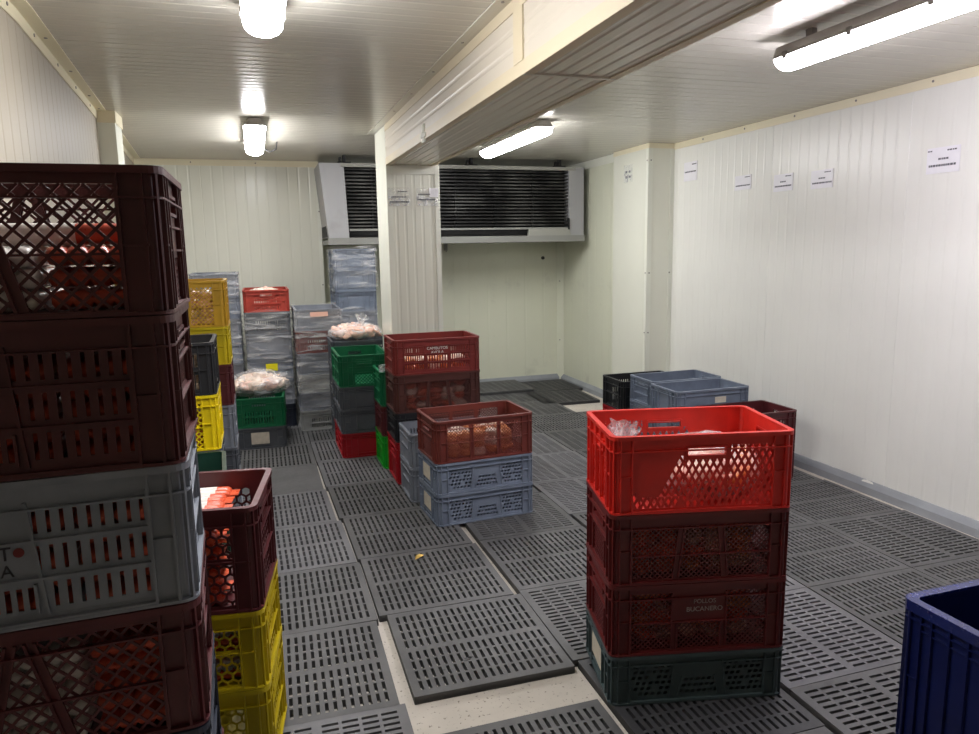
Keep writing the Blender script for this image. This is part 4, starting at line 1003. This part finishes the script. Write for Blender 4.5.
# 11: brown crate of chicken on two blue-grey crates
S11, c11, a11 = stack((.894, 3.84), 3.6, .608, .398, F, [
    ('blue-grey crate on the floor, lowest under the brown crate of chicken', 'bluegrey', .185, 'slant', 's_label'),
    ('blue-grey crate directly under the brown crate of chicken', 'bluegrey', .185, 'slant', 's_label'),
    ('reddish brown lattice crate half filled with orange chicken on blue-grey crates', 'brownred', .245, 'fine', 's_fine')])
chicken('orange chicken piece in the reddish brown lattice crate', 'chicken', 'orange chicken in the brown crate', ['meat_orange', 'meat_orange', 'meat_pale'], S11[2][1], c11[0], c11[1], a11, (.43, .25), 15, 61, 3, .046)
for k in (0, 1):
    g = MB(); g.box(-.07, .07, -.0015, 0, -.03, .055); one('paper_label', g, 'notepaper', S11[k][0], (-.304 + .004, 0, .085), (0, 0, -PI / 2))
# 12: red-topped stack standing in the open
S12, c12, a12 = stack((1.062, 2.05), -13, .625, .405, F, [
    ('dark grey-green crate on the floor under the maroon and red crates', 'slate', .182, 'slant', 's_label'),
    ('dark maroon crate with white lettering above the grey-green crate', 'darkred', .257, 'fine_text', 's_fine'),
    ('dark red lattice crate between the bright red crate and the lettered one', 'darkred', .25, 'trapfine', 's_fine'),
    ('bright red crate holding a bag of pink chicken, topmost in the open floor', 'red', .268, 'oval', 's_oval')])
t12 = S12[1][0]
put_text(t12, 'POLLOS', .022, .02, -.1925, .186, 'dimwhite'); put_text(t12, 'BUCANERO', .024, .02, -.1925, .158, 'dimwhite')
g = MB(); g.box(-.07, .07, -.0015, 0, -.03, .055); one('paper_label', g, 'notepaper', S12[0][0], (-.312 + .004, 0, .085), (0, 0, -PI / 2))
for k, sd, lab, grp in ((1, 71, 'chicken piece inside the dark maroon crate with white lettering', 'chicken in the lettered crate'), (2, 72, 'chicken piece inside the dark red crate right under the bright red one', 'chicken in the unlettered dark red crate')):
    chicken(lab, 'chicken', grp, ['meat_orange', 'meat_pink', 'casing'], S12[k][1], c12[0], c12[1], a12, (.44, .26), 15, sd, 4, .05)
def loc12(u, v, z): return (c12[0] + u * math.cos(a12) - v * math.sin(a12), c12[1] + u * math.sin(a12) + v * math.cos(a12), z)
bag_thing('clear bag of pink chicken lying in the bright red crate', loc12(.075, -.012, S12[3][1] + .012), .19, .148, .205, 17, a12, (0, 0), 34, ('meat_pink', 'meat_orange', 'meat_pale', 'meat_pink'))
bag_thing('smaller clear bag slumped at the end of the bright red crate', loc12(-.215, .03, S12[3][1] + .012), .055, .11, .17, 19, a12, (.3, .5), 8, ('meat_pink', 'meat_pale'), .55)
# 13: low group by the right wall
stack((2.70, 4.26), 0, .60, .365, F, [('grey crate under the labelled empty grey crate by the wall, %s' % ORD[k], 'bluegrey', .19, 'slant', 's_label') for k in range(2)] + [
    ('empty grey crate with a pale label on its long side, by the right wall', 'bluegrey', .19, 'solid', 's_label')])
lt = [o for o in bpy.data.objects if o.get('label', '').startswith('empty grey crate with a pale label')][0]
g = MB(); g.box(-.045, .045, -.0015, 0, -.022, .022); one('paper_label', g, 'notepaper', lt, (.06, -.172, .11))
stack((2.735, 4.637), 0, .60, .365, F, [('grey crate in the low stack behind the labelled crate, %s' % ORD[k], 'bluegrey', .19, 'slant', 's_label') for k in range(2)] + [
    ('empty grey crate with a pale handle slot behind the labelled one, by the right wall', 'bluegrey', .195, 'solid', 's_slots')])
stack((2.80, 5.22), 0, .58, .385, F, [
    ('red crate on the floor under the black crate near the right wall', 'crimson', .22, 'fine', 's_fine'),
    ('black openwork crate near the right wall behind the grey crates', 'black', .25, 'slots', 's_wires')])
stack((2.795, 3.868), 0, .59, .362, F, [
    ('maroon crate on the floor beneath the empty maroon crate by the right wall', 'maroon', .23, 'slots', 's_slots'),
    ('empty dark maroon crate by the right wall behind the bright red crate', 'maroon', .24, 'slots', 's_slots')])
# 14: deep navy tub
tub = crate('deep navy blue solid-sided tub standing alone before the right wall', 'navy', .47, 'tub', 'tub', (1.862 + .298, 1.636 - .198, F), 0, .596, .396, 'tub', 'plastic_tub')
m = MB()
m.ring(rrect(.600, .400, .034), rrect(.540, .340, .02), .466, .474); m.ring(rrect(.600, .400, .034), rrect(.590, .390, .03), .44, .466); one('rim_lip', m, 'navy_gloss', tub)

# ------------------------------------------------------------------ say which grate is which by what stands on it or nearest to it
NEAR = [((-.427, 1.545), 'lettered grey crate stack'), (c2, 'sausage crate stack'), ((-.46, 3.37), 'dark green crates'), (c4, 'black and bright yellow crates'), (c5, 'mustard yellow crates'),
        ((-.35, 7.04), 'wrapped grey stack by the left wall'), (c6, 'stack with the orange-red crate'), (c7, 'green crate with the bag'), (c6c, 'stack with the rust-red crate'), (c6d, 'tall stack below the cooler'),
        (c8b, 'knotted bag of pink chicken'), (c8, 'open green crate stack'), ((1.085, 5.25), 'lime green crate'), (c9, 'printed maroon crate stack'), ((1.13, 4.48), 'grey openwork crates'), (c11, 'brown crate of chicken'),
        (c12, 'red topped crate stack'), ((3.0, 4.44), 'labelled empty grey crate'), ((3.03, 4.82), 'pale handled grey crate'), ((3.09, 5.41), 'black openwork crate'), ((3.09, 4.05), 'empty maroon crate'),
        ((2.16, 1.44), 'navy blue tub'), ((1.16, 5.7), 'pillar'), ((3.54, 6.26), 'boxed wall column'), ((3.4, 7.95), 'back right corner'), ((2.2, 7.95), 'wall below the cooler')]
used = {}
for o in sorted([o for o in C.objects if o.name.startswith('floor_grate') and o.get('group')], key=lambda o: o.location.y):
    ds = sorted((math.hypot(o.location.x - p[0], o.location.y - p[1]), t) for p, t in NEAR)
    d0, t0 = ds[0]; t1 = ds[1][1]
    if d0 < .33: lab = 'black slotted floor grate under the ' + t0
    elif d0 < .75: lab = 'black slotted floor grate next to the ' + t0
    else: lab = 'floor grate between the %s and the %s' % (t0, t1)
    used.setdefault(lab, []).append(o)
final = {}
for lab, os_ in used.items():
    for o in os_:
        l2 = lab
        if len(os_) > 1:                                 # say which of them by the next nearest thing
            ds = sorted((math.hypot(o.location.x - p[0], o.location.y - p[1]), t) for p, t in NEAR)
            i = 1 if lab.startswith('black') else 2
            l2 = lab.replace('black slotted floor grate', 'slotted grate').replace('floor grate', 'grate') + ', towards the ' + ds[i][1]
            if len(l2.split()) > 16: l2 = lab
        final.setdefault(l2, []).append(o)
for l2, os_ in final.items():
    for o in os_: o['label'] = l2; o['group'] = 'slotted floor grates'
